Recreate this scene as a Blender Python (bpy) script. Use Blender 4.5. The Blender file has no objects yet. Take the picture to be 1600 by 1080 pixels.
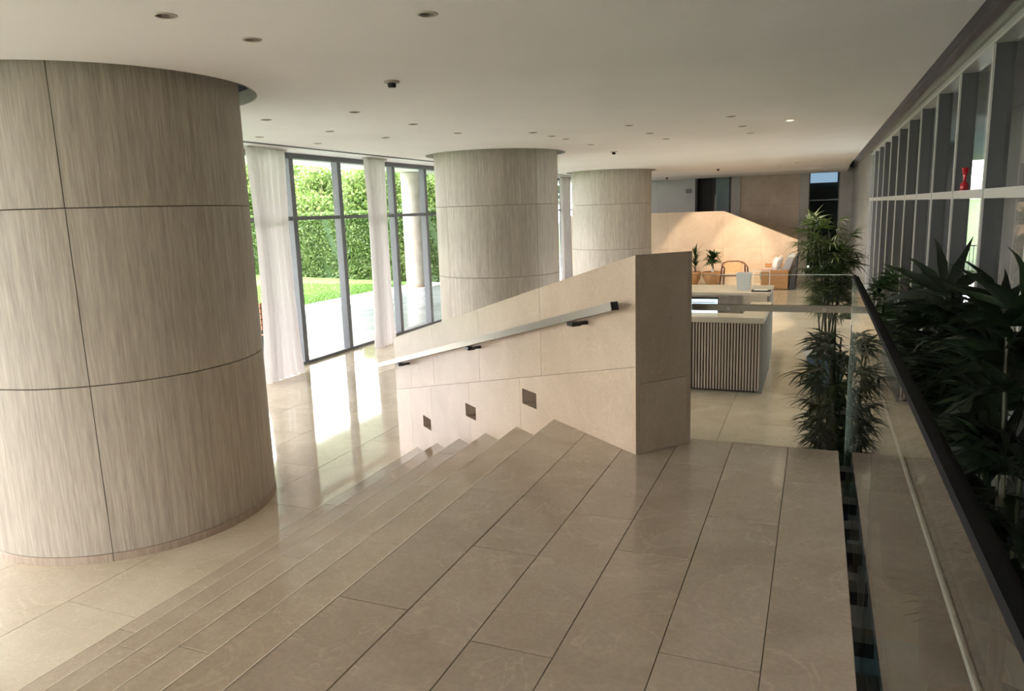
import bpy, bmesh, math, random
from mathutils import Vector, Matrix
import numpy as np
random.seed(7)
S = bpy.context.scene
COL = S.collection
PI = math.pi
FL = -1.09        # lobby floor; the landing is z = 0
CZ = 2.40         # ceiling

# ------------------------------------------------------------------ camera
cam_d = bpy.data.cameras.new('camera'); cam = bpy.data.objects.new('camera', cam_d); COL.objects.link(cam)
cam_d.sensor_fit = 'HORIZONTAL'; cam_d.sensor_width = 36.0; cam_d.lens = 36.0 * 1146.5 / 1600.0
cam_d.clip_start = 0.02; cam_d.clip_end = 300
a, p, r = math.radians(22.6675), math.radians(10.297), math.radians(-1.9073)
fwd = Vector((-math.sin(a) * math.cos(p), math.cos(a) * math.cos(p), -math.sin(p)))
rt = Vector((math.cos(a), math.sin(a), 0)); up = rt.cross(fwd)
r2 = rt * math.cos(r) + up * math.sin(r); u2 = -rt * math.sin(r) + up * math.cos(r)
M = Matrix.Identity(4)
for i in range(3):
    M[i][0] = r2[i]; M[i][1] = u2[i]; M[i][2] = -fwd[i]
M.translation = Vector((0, 0, 1.35))
cam.matrix_world = M
S.camera = cam

# ------------------------------------------------------------------ world, sun, exposure
w = bpy.data.worlds.new('sky'); S.world = w; w.use_nodes = True
nt = w.node_tree; nt.nodes.clear()
wo = nt.nodes.new('ShaderNodeOutputWorld'); bg = nt.nodes.new('ShaderNodeBackground')
sky = nt.nodes.new('ShaderNodeTexSky'); sky.sky_type = 'HOSEK_WILKIE'; sky.turbidity = 6.0
sky.sun_direction = Vector((0.45, -0.25, 0.85)).normalized(); sky.ground_albedo = 0.4
mixw = nt.nodes.new('ShaderNodeMix'); mixw.data_type = 'RGBA'; mixw.inputs[0].default_value = 0.9
nt.links.new(sky.outputs[0], mixw.inputs[6]); mixw.inputs[7].default_value = (1.0, 0.952, 0.96, 1)
nt.links.new(mixw.outputs[2], bg.inputs[0]); bg.inputs[1].default_value = 9.0
nt.links.new(bg.outputs[0], wo.inputs[0])
sun_d = bpy.data.lights.new('sun', 'SUN'); sun_d.energy = 4.0; sun_d.angle = math.radians(2.0); sun_d.color = (1.0, 0.95, 0.86)
sun = bpy.data.objects.new('sun', sun_d); COL.objects.link(sun)
sun.rotation_euler = Vector((0.45, -0.25, 0.85)).to_track_quat('Z', 'Y').to_euler()
S.view_settings.view_transform = 'Standard'; S.view_settings.look = 'None'
S.view_settings.exposure = 1.05; S.view_settings.gamma = 1.0; S.view_settings.use_curve_mapping = False

# ------------------------------------------------------------------ helpers
def tag(o, label=None, cat=None, group=None, kind=None):
    if label: o['label'] = label
    if cat: o['category'] = cat
    if group: o['group'] = group
    if kind: o['kind'] = kind
    return o
def thing(name, label, cat, loc=(0, 0, 0), rz=0.0, group=None):
    o = bpy.data.objects.new(name, None); COL.objects.link(o)
    o.location = loc; o.rotation_euler = (0, 0, rz); o.empty_display_size = 0.1
    return tag(o, label, cat, group)
def struct(name):
    o = bpy.data.objects.new(name, None); COL.objects.link(o); o['kind'] = 'structure'; return o
def link(name, me, m, parent=None, loc=None, smooth=False):
    if m is not None and not me.materials: me.materials.append(m)
    if smooth:
        for f in me.polygons: f.use_smooth = True
    o = bpy.data.objects.new(name, me); COL.objects.link(o)
    if parent: o.parent = parent
    if loc is not None: o.location = loc
    return o
class MB:
    """collects shapes, then links them as one mesh object"""
    def __init__(s): s.bm = bmesh.new()
    def box(s, x0, x1, y0, y1, z0, z1, mat=None):
        vs = [s.bm.verts.new(q) for q in ((x0,y0,z0),(x1,y0,z0),(x1,y1,z0),(x0,y1,z0),(x0,y0,z1),(x1,y0,z1),(x1,y1,z1),(x0,y1,z1))]
        for f in ((3,2,1,0),(4,5,6,7),(0,1,5,4),(1,2,6,5),(2,3,7,6),(3,0,4,7)):
            s.bm.faces.new([vs[i] for i in f])
        if mat is not None: bmesh.ops.transform(s.bm, matrix=mat, verts=vs)
        return s
    def obox(s, c, ax, ay, az, hx, hy, hz):
        """oriented box"""
        m = Matrix((( ax[0],ay[0],az[0],c[0]),(ax[1],ay[1],az[1],c[1]),(ax[2],ay[2],az[2],c[2]),(0,0,0,1)))
        return s.box(-hx, hx, -hy, hy, -hz, hz, m)
    def bar(s, p0, p1, wd, th):
        p0 = Vector(p0); p1 = Vector(p1); d = p1 - p0; L = d.length; d.normalize()
        q = Vector((0,0,1)) if abs(d.z) < .9 else Vector((0,1,0))
        x = q.cross(d).normalized(); y = d.cross(x)
        return s.obox((p0+p1)/2, x, y, d, wd/2, th/2, L/2)
    def prism(s, pts, z0, z1, ch=0.0):
        """vertical prism from ccw xy points, top edge chamfered"""
        n = len(pts); b = s.bm
        lo = [b.verts.new((x, y, z0)) for x, y in pts]
        hi = [b.verts.new((x, y, z1 - ch)) for x, y in pts]
        b.faces.new(lo[::-1])
        for i in range(n): b.faces.new((lo[i], lo[(i+1)%n], hi[(i+1)%n], hi[i]))
        if ch > 0:
            ins = inset(pts, ch); tp = [b.verts.new((x, y, z1)) for x, y in ins]
            for i in range(n): b.faces.new((hi[i], hi[(i+1)%n], tp[(i+1)%n], tp[i]))
            b.faces.new(tp)
        else: b.faces.new(hi)
        return s
    def extr(s, pts, d):
        """polygon of 3-D points extruded by vector d"""
        b = s.bm; d = Vector(d); A = [b.verts.new(q) for q in pts]; B = [b.verts.new(Vector(q)+d) for q in pts]
        n = len(pts); b.faces.new(A[::-1]); b.faces.new(B)
        for i in range(n): b.faces.new((A[i], A[(i+1)%n], B[(i+1)%n], B[i]))
        return s
    def lathe(s, prof, seg=32, c=(0,0,0), a0=0.0, a1=2*PI):
        b = s.bm; full = abs(a1-a0) > 2*PI-1e-4; n = seg if full else seg+1; rings = []
        for rr, z in prof:
            if rr < 1e-6: rings.append([b.verts.new((c[0], c[1], c[2]+z))])
            else: rings.append([b.verts.new((c[0]+rr*math.cos(a0+(a1-a0)*k/seg), c[1]+rr*math.sin(a0+(a1-a0)*k/seg), c[2]+z)) for k in range(n)])
        for A, B in zip(rings, rings[1:]):
            for k in range(seg):
                k2 = (k+1) % n
                if len(A) == 1 and len(B) == 1: continue
                if len(A) == 1: b.faces.new((A[0], B[k], B[k2])[::-1])
                elif len(B) == 1: b.faces.new((A[k], A[k2], B[0]))
                else: b.faces.new((A[k], A[k2], B[k2], B[k]))
        return s
    def tube(s, pts, rad, seg=6):
        b = s.bm; pts = [Vector(q) for q in pts]; rad = rad if isinstance(rad, (list, tuple)) else [rad]*len(pts); prev = None
        for i, q in enumerate(pts):
            d = (pts[min(i+1, len(pts)-1)] - pts[max(i-1, 0)]).normalized()
            x = d.cross(Vector((0,0,1)) if abs(d.z) < .9 else Vector((1,0,0))).normalized(); y = d.cross(x)
            ring = [b.verts.new(q + (x*math.cos(2*PI*k/seg) + y*math.sin(2*PI*k/seg))*rad[i]) for k in range(seg)]
            if prev:
                for k in range(seg): b.faces.new((prev[k], prev[(k+1)%seg], ring[(k+1)%seg], ring[k]))
            else: b.faces.new(ring[::-1])
            prev = ring
        b.faces.new(prev); return s
    def mesh(s, name, off=None, fix=True, bevel=0.0):
        if bevel > 0: bmesh.ops.bevel(s.bm, geom=list(s.bm.edges), offset=bevel, segments=2, affect='EDGES', profile=.6)
        if off is not None: bmesh.ops.translate(s.bm, vec=-Vector(off), verts=s.bm.verts)
        if fix: bmesh.ops.recalc_face_normals(s.bm, faces=s.bm.faces)
        me = bpy.data.meshes.new(name); s.bm.to_mesh(me); s.bm.free(); return me
    def build(s, name, m, parent=None, loc=None, smooth=False, off=None, bevel=0.0, fix=True):
        return link(name, s.mesh(name, off, fix, bevel), m, parent, loc, smooth)
def inset(pts, d):
    n = len(pts); out = []
    ar = sum(pts[i][0]*pts[(i+1)%n][1]-pts[(i+1)%n][0]*pts[i][1] for i in range(n)); sg = 1 if ar > 0 else -1
    for i in range(n):
        p0, p1, p2 = Vector(pts[i-1]), Vector(pts[i]), Vector(pts[(i+1)%n])
        e1 = (p1-p0).normalized(); e2 = (p2-p1).normalized()
        n1 = Vector((-e1.y, e1.x))*sg; n2 = Vector((-e2.y, e2.x))*sg
        k = n1+n2; k = k / max(k.length_squared, .3) * 2
        out.append((p1.x+k.x*d, p1.y+k.y*d))
    return out
def clip(pts, px, py, nx, ny):
    """keep the side where (q-p).n <= 0"""
    out = []; n = len(pts); f = lambda q: (q[0]-px)*nx+(q[1]-py)*ny
    for i in range(n):
        A, B = pts[i], pts[(i+1)%n]; fa, fb = f(A), f(B)
        if fa <= 0: out.append(A)
        if (fa < 0) != (fb < 0) and abs(fa-fb) > 1e-9:
            t = fa/(fa-fb); out.append((A[0]+(B[0]-A[0])*t, A[1]+(B[1]-A[1])*t))
    res = []
    for q in out:
        if not res or math.hypot(q[0]-res[-1][0], q[1]-res[-1][1]) > 1e-4: res.append(q)
    if len(res) > 2 and math.hypot(res[0][0]-res[-1][0], res[0][1]-res[-1][1]) < 1e-4: res.pop()
    return res if len(res) > 2 else None
def area(pts):
    n = len(pts); return abs(sum(pts[i][0]*pts[(i+1)%n][1]-pts[(i+1)%n][0]*pts[i][1] for i in range(n)))/2
def cut(o, cutter_mb):
    """boolean difference, applied at once"""
    c = cutter_mb.build('cutter', None)
    md = o.modifiers.new('cut', 'BOOLEAN'); md.operation = 'DIFFERENCE'; md.solver = 'EXACT'; md.object = c
    bpy.context.view_layer.update()
    dg = bpy.context.evaluated_depsgraph_get()
    me = bpy.data.meshes.new_from_object(o.evaluated_get(dg)); mats = list(o.data.materials)
    o.modifiers.clear(); o.data = me
    if not me.materials:
        for m in mats: me.materials.append(m)
    bpy.data.objects.remove(c, do_unlink=True)
def leafset(name, P, m, parent=None, base=(0, 0, 0)):
    """many small leaf quads from an (n,4,3) array"""
    n = len(P); me = bpy.data.meshes.new(name)
    V = (P.reshape(-1, 3) - np.array(base)).astype('f4')
    me.vertices.add(4*n); me.vertices.foreach_set('co', V.ravel())
    me.loops.add(4*n); me.loops.foreach_set('vertex_index', np.arange(4*n, dtype='i4'))
    me.polygons.add(n); me.polygons.foreach_set('loop_start', np.arange(0, 4*n, 4, dtype='i4'))
    me.update(); me.validate()
    return link(name, me, m, parent)
rng = np.random.default_rng(5)
def leaves_at(C, size, nrm=None):
    n = len(C); d = rng.normal(size=(n, 3)); d /= np.linalg.norm(d, axis=1)[:, None]
    e = rng.normal(size=(n, 3)); e = np.cross(d, e); e /= np.linalg.norm(e, axis=1)[:, None]
    sz = size*(.6+.8*rng.random(n))[:, None]
    return np.stack([C-d*sz, C-e*sz*.45, C+d*sz, C+e*sz*.45], axis=1)

# ------------------------------------------------------------------ materials
def mat(name, col, rough=.5, metal=0.0, spec=.5, coat=0.0, emit=None, es=0.0, bump=None, build=None, trans=0.0):
    m = bpy.data.materials.new(name); m.use_nodes = True; t = m.node_tree; b = t.nodes['Principled BSDF']
    b.inputs['Base Color'].default_value = (*col, 1); b.inputs['Roughness'].default_value = rough
    b.inputs['Metallic'].default_value = metal; b.inputs['Specular IOR Level'].default_value = spec
    b.inputs['Coat Weight'].default_value = coat; b.inputs['Transmission Weight'].default_value = trans
    if emit: b.inputs['Emission Color'].default_value = (*emit, 1); b.inputs['Emission Strength'].default_value = es
    if build: build(t, b)
    return m
def N(t, k, **kw):
    n = t.nodes.new(k)
    for q, v in kw.items(): setattr(n, q, v)
    return n
def coords(t, scale=(1,1,1), world=True, rnd=True):
    """object space coordinates (parts keep world-scale metres), shifted at random per object"""
    tc = N(t, 'ShaderNodeTexCoord'); mp = N(t, 'ShaderNodeMapping'); mp.inputs['Scale'].default_value = scale
    t.links.new(tc.outputs['Object'], mp.inputs[0])
    if rnd:
        oi = N(t, 'ShaderNodeObjectInfo'); mu = N(t, 'ShaderNodeMath', operation='MULTIPLY'); mu.inputs[1].default_value = 37.0
        cx = N(t, 'ShaderNodeCombineXYZ'); t.links.new(oi.outputs['Random'], mu.inputs[0])
        for i in range(3): t.links.new(mu.outputs[0], cx.inputs[i])
        t.links.new(cx.outputs[0], mp.inputs['Location'])
    return mp
def ramp(t, fac, stops):
    rp = N(t, 'ShaderNodeValToRGB'); e = rp.color_ramp.elements
    while len(e) < len(stops): e.new(.5)
    for q, (pos, c) in zip(e, stops): q.position = pos; q.color = (*c, 1)
    t.links.new(fac, rp.inputs[0]); return rp
def addbump(t, b, h, strength, dist=.01):
    bp = N(t, 'ShaderNodeBump'); bp.inputs['Strength'].default_value = strength; bp.inputs['Distance'].default_value = dist
    t.links.new(h, bp.inputs['Height']); t.links.new(bp.outputs[0], b.inputs['Normal'])
def stone(c0, c1, c2, rough, vein=.12, sc=1.0, tint=.07, rv=.05):
    def f(t, b):
        mp = coords(t, (sc, sc, sc))
        n1 = N(t, 'ShaderNodeTexNoise'); n1.inputs['Scale'].default_value = 1.6; n1.inputs['Detail'].default_value = 8; n1.inputs['Roughness'].default_value = .62; n1.inputs['Distortion'].default_value = .7
        t.links.new(mp.outputs[0], n1.inputs[0])
        rp = ramp(t, n1.outputs[0], [(.25, c0), (.5, c1), (.75, c2)])
        v = N(t, 'ShaderNodeTexNoise'); v.inputs['Scale'].default_value = 2.3; v.inputs['Detail'].default_value = 5; v.inputs['Distortion'].default_value = 1.6
        t.links.new(mp.outputs[0], v.inputs[0])
        sb = N(t, 'ShaderNodeMath', operation='SUBTRACT'); sb.inputs[1].default_value = .5; t.links.new(v.outputs[0], sb.inputs[0])
        ab = N(t, 'ShaderNodeMath', operation='ABSOLUTE'); t.links.new(sb.outputs[0], ab.inputs[0])
        vr = ramp(t, ab.outputs[0], [(0, (vein,)*3), (.012, (0, 0, 0))])
        g = N(t, 'ShaderNodeTexNoise'); g.inputs['Scale'].default_value = 60; g.inputs['Detail'].default_value = 3; t.links.new(mp.outputs[0], g.inputs[0])
        gr = ramp(t, g.outputs[0], [(.3, (.94,)*3), (.7, (1.05,)*3)])
        mx = N(t, 'ShaderNodeMix', data_type='RGBA', blend_type='MIX'); t.links.new(vr.outputs[0], mx.inputs[0]); t.links.new(rp.outputs[0], mx.inputs[6])
        mx.inputs[7].default_value = (*[min(1, q*1.25) for q in c2], 1)
        m2 = N(t, 'ShaderNodeMix', data_type='RGBA', blend_type='MULTIPLY'); m2.inputs[0].default_value = 1; t.links.new(mx.outputs[2], m2.inputs[6]); t.links.new(gr.outputs[0], m2.inputs[7])
        oi = N(t, 'ShaderNodeObjectInfo'); mr = N(t, 'ShaderNodeMapRange'); mr.inputs[3].default_value = 1-tint; mr.inputs[4].default_value = 1+tint*.6
        t.links.new(oi.outputs['Random'], mr.inputs[0]); hs = N(t, 'ShaderNodeHueSaturation'); t.links.new(mr.outputs[0], hs.inputs['Value']); t.links.new(m2.outputs[2], hs.inputs['Color'])
        t.links.new(hs.outputs[0], b.inputs['Base Color'])
        rr = N(t, 'ShaderNodeMapRange'); rr.inputs[3].default_value = rough-rv*.5; rr.inputs[4].default_value = rough+rv; t.links.new(n1.outputs[0], rr.inputs[0]); t.links.new(rr.outputs[0], b.inputs['Roughness'])
    return f
def streak(c0, c1, c2, rough=.55):
    def f(t, b):
        mp = coords(t, (26, 26, .9))
        n = N(t, 'ShaderNodeTexNoise'); n.inputs['Scale'].default_value = 1.0; n.inputs['Detail'].default_value = 7; n.inputs['Roughness'].default_value = .7; t.links.new(mp.outputs[0], n.inputs[0])
        m2 = coords(t, (90, 90, 5)); n2 = N(t, 'ShaderNodeTexNoise'); n2.inputs['Detail'].default_value = 4; n2.inputs['Scale'].default_value = 1.0; t.links.new(m2.outputs[0], n2.inputs[0])
        ad = N(t, 'ShaderNodeMath', operation='MULTIPLY_ADD'); ad.inputs[1].default_value = .45; t.links.new(n2.outputs[0], ad.inputs[0])
        sc = N(t, 'ShaderNodeMath', operation='MULTIPLY'); sc.inputs[1].default_value = .6; t.links.new(n.outputs[0], sc.inputs[0]); t.links.new(sc.outputs[0], ad.inputs[2])
        rp = ramp(t, ad.outputs[0], [(.36, c0), (.52, c1), (.66, c2)]); t.links.new(rp.outputs[0], b.inputs['Base Color'])
        addbump(t, b, ad.outputs[0], .25, .004)
    return f
def mottle(c0, c1, sc=8, bump=0.0, det=6):
    def f(t, b):
        mp = coords(t); n = N(t, 'ShaderNodeTexNoise'); n.inputs['Scale'].default_value = sc; n.inputs['Detail'].default_value = det; t.links.new(mp.outputs[0], n.inputs[0])
        rp = ramp(t, n.outputs[0], [(.32, c0), (.68, c1)]); t.links.new(rp.outputs[0], b.inputs['Base Color'])
        if bump: addbump(t, b, n.outputs[0], bump)
    return f
def wood(c0, c1, sc=6, axis=2):
    def f(t, b):
        s = [sc*6]*3; s[axis] = sc*.5
        mp = coords(t, tuple(s)); n = N(t, 'ShaderNodeTexNoise'); n.inputs['Scale'].default_value = 1; n.inputs['Detail'].default_value = 5; t.links.new(mp.outputs[0], n.inputs[0])
        rp = ramp(t, n.outputs[0], [(.3, c0), (.7, c1)]); t.links.new(rp.outputs[0], b.inputs['Base Color'])
    return f
def leafmat(name, c0, c1, rough=.4, tr=.25):
    m = bpy.data.materials.new(name); m.use_nodes = True; t = m.node_tree; b = t.nodes['Principled BSDF']; out = t.nodes['Material Output']
    ge = N(t, 'ShaderNodeNewGeometry'); rp = ramp(t, ge.outputs['Random Per Island'], [(0, c0), (1, c1)])
    t.links.new(rp.outputs[0], b.inputs['Base Color']); b.inputs['Roughness'].default_value = rough
    tl = N(t, 'ShaderNodeBsdfTranslucent'); t.links.new(rp.outputs[0], tl.inputs[0]); ms = N(t, 'ShaderNodeMixShader'); ms.inputs[0].default_value = tr
    t.links.new(b.outputs[0], ms.inputs[1]); t.links.new(tl.outputs[0], ms.inputs[2]); t.links.new(ms.outputs[0], out.inputs[0])
    return m
def glassmat(name, tint=(.98, .98, .975), ior=1.45, rough=0.0):
    m = bpy.data.materials.new(name); m.use_nodes = True; t = m.node_tree; t.nodes.remove(t.nodes['Principled BSDF']); out = t.nodes['Material Output']
    tr = N(t, 'ShaderNodeBsdfTransparent'); tr.inputs[0].default_value = (*tint, 1); gl = N(t, 'ShaderNodeBsdfGlossy'); gl.inputs['Roughness'].default_value = rough
    fr = N(t, 'ShaderNodeFresnel'); fr.inputs['IOR'].default_value = ior
    # the same reflectance from either face of the thin pane
    ge = N(t, 'ShaderNodeNewGeometry'); mi = N(t, 'ShaderNodeMix'); mi.data_type = 'FLOAT'
    mi.inputs[2].default_value = ior; mi.inputs[3].default_value = 1/ior; t.links.new(ge.outputs['Backfacing'], mi.inputs[0]); 
    mi2 = N(t, 'ShaderNodeMath', operation='MULTIPLY'); mi2.inputs[1].default_value = 1.0
    # Fresnel node inverts the IOR on back faces itself, so feed the inverse there
    t.links.new(mi.outputs[0], mi2.inputs[0]); t.links.new(mi2.outputs[0], fr.inputs['IOR'])
    ms = N(t, 'ShaderNodeMixShader'); t.links.new(fr.outputs[0], ms.inputs[0]); t.links.new(tr.outputs[0], ms.inputs[1]); t.links.new(gl.outputs[0], ms.inputs[2])
    t.links.new(ms.outputs[0], out.inputs[0]); return m

MT = {}
MT['landing'] = mat('polished_beige_marble', (.5,.42,.33), .12, spec=.6, build=stone((.40,.315,.24), (.485,.395,.31), (.56,.47,.38), .11, vein=.30, tint=.09))
MT['lobby'] = mat('polished_cream_marble', (.6,.52,.4), .1, spec=.6, build=stone((.52,.435,.325), (.62,.53,.405), (.70,.62,.49), .045, vein=.25, sc=.8, tint=.04, rv=.03))
MT['tread'] = mat('polished_tread_marble', (.52,.44,.34), .1, spec=.6, build=stone((.40,.32,.24), (.475,.39,.30), (.55,.465,.37), .09, vein=.25, tint=.07))
MT['edge_highlight'] = mat('pale_arris_highlight', (.80,.73,.62), .2)  # pale colour paints the light caught along the stair edges
MT['grout'] = mat('dark_grout', (.20,.155,.115), .8)
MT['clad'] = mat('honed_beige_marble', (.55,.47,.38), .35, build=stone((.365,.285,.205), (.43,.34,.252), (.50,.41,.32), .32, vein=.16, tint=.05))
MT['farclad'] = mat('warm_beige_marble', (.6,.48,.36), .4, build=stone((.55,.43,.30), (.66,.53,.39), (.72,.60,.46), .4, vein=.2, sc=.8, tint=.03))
MT['column'] = mat('vein_cut_travertine', (.5,.46,.38), .55, build=streak((.265,.235,.19), (.36,.325,.27), (.45,.41,.345)))
MT['plinth'] = mat('brown_travertine_plinth', (.32,.26,.2), .45, build=streak((.27,.215,.165), (.35,.28,.22), (.42,.35,.28)))
MT['joint'] = mat('dark_joint', (.10,.08,.06), .8)
MT['ceiling'] = mat('painted_plaster', (.78,.76,.72), .75, build=mottle((.80,.79,.80), (.86,.85,.86), .5, det=3))
MT['dark'] = mat('dark_void', (.05,.05,.048), .8)
MT['white'] = mat('white_paint', (.8,.8,.78), .5)
MT['greyframe'] = mat('grey_aluminium', (.13,.14,.155), .5)
MT['darkfin'] = mat('dark_grey_fin', (.07,.072,.072), .45)
MT['fincap'] = mat('pale_grey_aluminium', (.50,.50,.47), .4, metal=.2)
MT['panelgrey'] = mat('grey_wall_panel', (.36,.35,.33), .5, build=mottle((.33,.32,.30), (.38,.37,.35), 1.2))
MT['glass'] = glassmat('window_glass', ior=1.2)
MT['rail_glass'] = glassmat('balustrade_glass', (.955, .975, .962), 1.5)
MT['steel'] = mat('brushed_steel', (.34,.305,.27), .36, metal=1.0)
MT['darksteel'] = mat('dark_steel', (.022,.022,.024), .35, metal=.3)
def sheer(t, b):
    tl = N(t, 'ShaderNodeBsdfTranslucent'); tl.inputs[0].default_value = (.62,.59,.585,1); ms = N(t, 'ShaderNodeMixShader'); ms.inputs[0].default_value = .38
    tp = N(t, 'ShaderNodeBsdfTransparent'); m2 = N(t, 'ShaderNodeMixShader'); m2.inputs[0].default_value = .05
    t.links.new(b.outputs[0], ms.inputs[1]); t.links.new(tl.outputs[0], ms.inputs[2]); t.links.new(ms.outputs[0], m2.inputs[1]); t.links.new(tp.outputs[0], m2.inputs[2])
    t.links.new(m2.outputs[0], t.nodes['Material Output'].inputs[0])
MT['curtain'] = mat('white_sheer_curtain', (.66,.63,.62), .8, build=sheer)
MT['slat'] = mat('pale_oak_slat', (.5,.4,.32), .5, build=wood((.42,.33,.265), (.55,.45,.37)))
MT['slatback'] = mat('dark_walnut_backing', (.035,.022,.016), .7)
MT['counter'] = mat('beige_stone_counter', (.55,.48,.39), .3, build=stone((.48,.41,.32), (.56,.49,.40), (.62,.55,.46), .28, vein=.1))
MT['deskside'] = mat('grey_green_stone', (.17,.17,.14), .65, spec=.2, build=stone((.13,.13,.11), (.17,.17,.145), (.21,.20,.175), .62))
MT['black'] = mat('black_plastic', (.012,.012,.014), .55, spec=.25)
MT['screen'] = mat('lit_screen', (.1,.1,.1), .3, emit=(.62, .88, 1.0), es=1.1)
MT['screenbar'] = mat('lit_screen_dark_bar', (.02,.03,.06), .3, emit=(.03, .08, .16), es=.8)
MT['oak'] = mat('warm_oak', (.42,.2,.08), .45, build=wood((.40,.19,.07), (.52,.27,.11), 4, 0))
MT['walnut'] = mat('red_brown_walnut', (.13,.045,.025), .4, build=wood((.10,.035,.02), (.17,.065,.035), 5))
MT['tanleather'] = mat('tan_cord', (.55,.38,.2), .6, build=mottle((.48,.32,.16), (.6,.43,.24), 20))
MT['greyfabric'] = mat('light_grey_fabric', (.42,.42,.41), .9, build=mottle((.38,.38,.37), (.47,.47,.46), 60, .2))
MT['darkfabric'] = mat('charcoal_fabric', (.07,.07,.075), .9)
MT['pink'] = mat('faded_rose_fabric', (.5,.25,.22), .9)
MT['cushion'] = mat('white_patterned_fabric', (.7,.66,.64), .9, build=lambda t, b: [
    (lambda mp, n, rp: (t.links.new(mp.outputs[0], n.inputs[0]), t.links.new(rp(n).outputs[0], b.inputs['Base Color'])))(coords(t, (9,9,9)), N(t, 'ShaderNodeTexVoronoi'), lambda n: ramp(t, n.outputs[0], [(.0,(.08,.08,.08)),(.22,(.10,.09,.09)),(.30,(.75,.70,.68))]))])
MT['terracotta'] = mat('glazed_tan_ceramic', (.45,.24,.1), .35, build=mottle((.36,.17,.07), (.56,.33,.15), 7))
MT['soil'] = mat('dark_soil', (.03,.022,.016), .95, build=mottle((.02,.015,.01), (.05,.035,.025), 40, .5))
MT['bluepot'] = mat('dark_blue_glazed_ceramic', (.035,.07,.11), .85, spec=.1, build=mottle((.028,.055,.09), (.05,.09,.14), 3))
MT['bluefloor'] = mat('blue_slate_floor', (.12,.2,.26), .3, build=mottle((.2,.36,.46), (.28,.45,.55), 2.5))
MT['palm'] = leafmat('dark_palm_leaf', (.012,.034,.009), (.04,.085,.02), .36, .18)
MT['palm3'] = leafmat('shaded_broad_leaf', (.003,.008,.003), (.009,.02,.006), .42, .08)  # leaf colour darkened to near black for backlit shade
MT['palm2'] = leafmat('fresh_palm_leaf', (.03,.065,.014), (.10,.15,.04), .4, .3)
MT['cane'] = mat('green_brown_cane', (.04,.04,.02), .6, build=mottle((.025,.022,.014), (.06,.06,.03), 12))
MT['bark'] = mat('bark', (.12,.09,.06), .9, build=mottle((.08,.06,.04), (.17,.13,.09), 10, .5))
MT['hedgeleaf'] = leafmat('hedge_leaf', (.03,.075,.015), (.12,.19,.045), .5, .3)
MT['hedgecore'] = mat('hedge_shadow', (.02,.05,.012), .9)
MT['treeleaf'] = leafmat('tree_leaf', (.06,.13,.025), (.20,.29,.075), .5, .4)
MT['lawn'] = mat('lawn_grass', (.13,.32,.04), .9, build=mottle((.05,.13,.015), (.09,.20,.03), 3, .3, 10))
MT['terrace'] = mat('pale_wet_terrace_stone', (.62,.66,.68), .14, build=mottle((.24,.28,.31), (.40,.43,.45), 1.5))
MT['path'] = mat('white_path_stone', (.75,.74,.71), .6, build=mottle((.42,.41,.39), (.52,.51,.49), 3))
MT['outcol'] = mat('pale_round_column', (.66,.62,.54), .6, build=mottle((.36,.335,.29), (.45,.42,.37), 3))
MT['concrete'] = mat('grey_concrete', (.22,.22,.21), .7, build=mottle((.19,.19,.18), (.25,.25,.24), 1.5))
MT['pool'] = mat('pool_water', (.10,.42,.62), .05, build=mottle((.03,.13,.20), (.06,.18,.25), 3, .15))
MT['hill'] = mat('grassy_slope', (.25,.42,.16), .9, build=mottle((.022,.06,.012), (.055,.10,.028), 1.2, .3, 10))
MT['red'] = mat('red_glass', (.55,.02,.03), .15, trans=.2)
MT['lampglow'] = mat('lit_led', (.8,.8,.7), .5, emit=(1.0, .86, .62), es=60.0)
MT['lampoff'] = mat('grey_lamp_reflector', (.42,.37,.32), .5)
MT['lamppale'] = mat('pale_lamp_diffuser', (.6,.58,.54), .5)
MT['trimring'] = mat('grey_lamp_trim', (.50,.46,.41), .5)
MT['detector'] = mat('smoke_detector_plastic', (.35,.33,.30), .5)
MT['frost'] = mat('frosted_acrylic', (.70,.72,.74), .35, trans=.35)
MT['paper'] = mat('white_paper', (.8,.8,.78), .8)
MT['orangewood'] = mat('orange_brown_slats', (.45,.16,.07), .5, build=wood((.38,.13,.05), (.5,.2,.09), 5, 1))
MT['teal'] = mat('dark_teal_wall', (.03,.06,.065), .5)
MT['skylight'] = mat('sky_glow', (.8,.85,.9), .5, emit=(.42,.66,.9), es=.32)  # glow stands in for bright sky behind the end room
MT['roof'] = mat('building_roof', (.4,.4,.4), .9)

def glass_box(x0, x1, y0, y1, z0, z1, name, parent, m='glass'):
    return MB().box(x0, x1, y0, y1, z0, z1).build(name, MT[m], parent)

# ================================================================== STRUCTURE
# oblique stair wall frame: face line through A, direction D (down the stair), normal NO points away from the camera
A0 = Vector((-.886, 3.857)); D0 = Vector((-.774, .634)).normalized(); N0 = Vector((.634, .774)).normalized()
WT = .392; WL = 4.02
def wp(s, n, z): q = A0 + D0*s + N0*n; return Vector((q.x, q.y, z))
WCX, WCY = (A0 + N0*.10).x, (A0 + N0*.10).y          # clip line just inside the wall face
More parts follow.
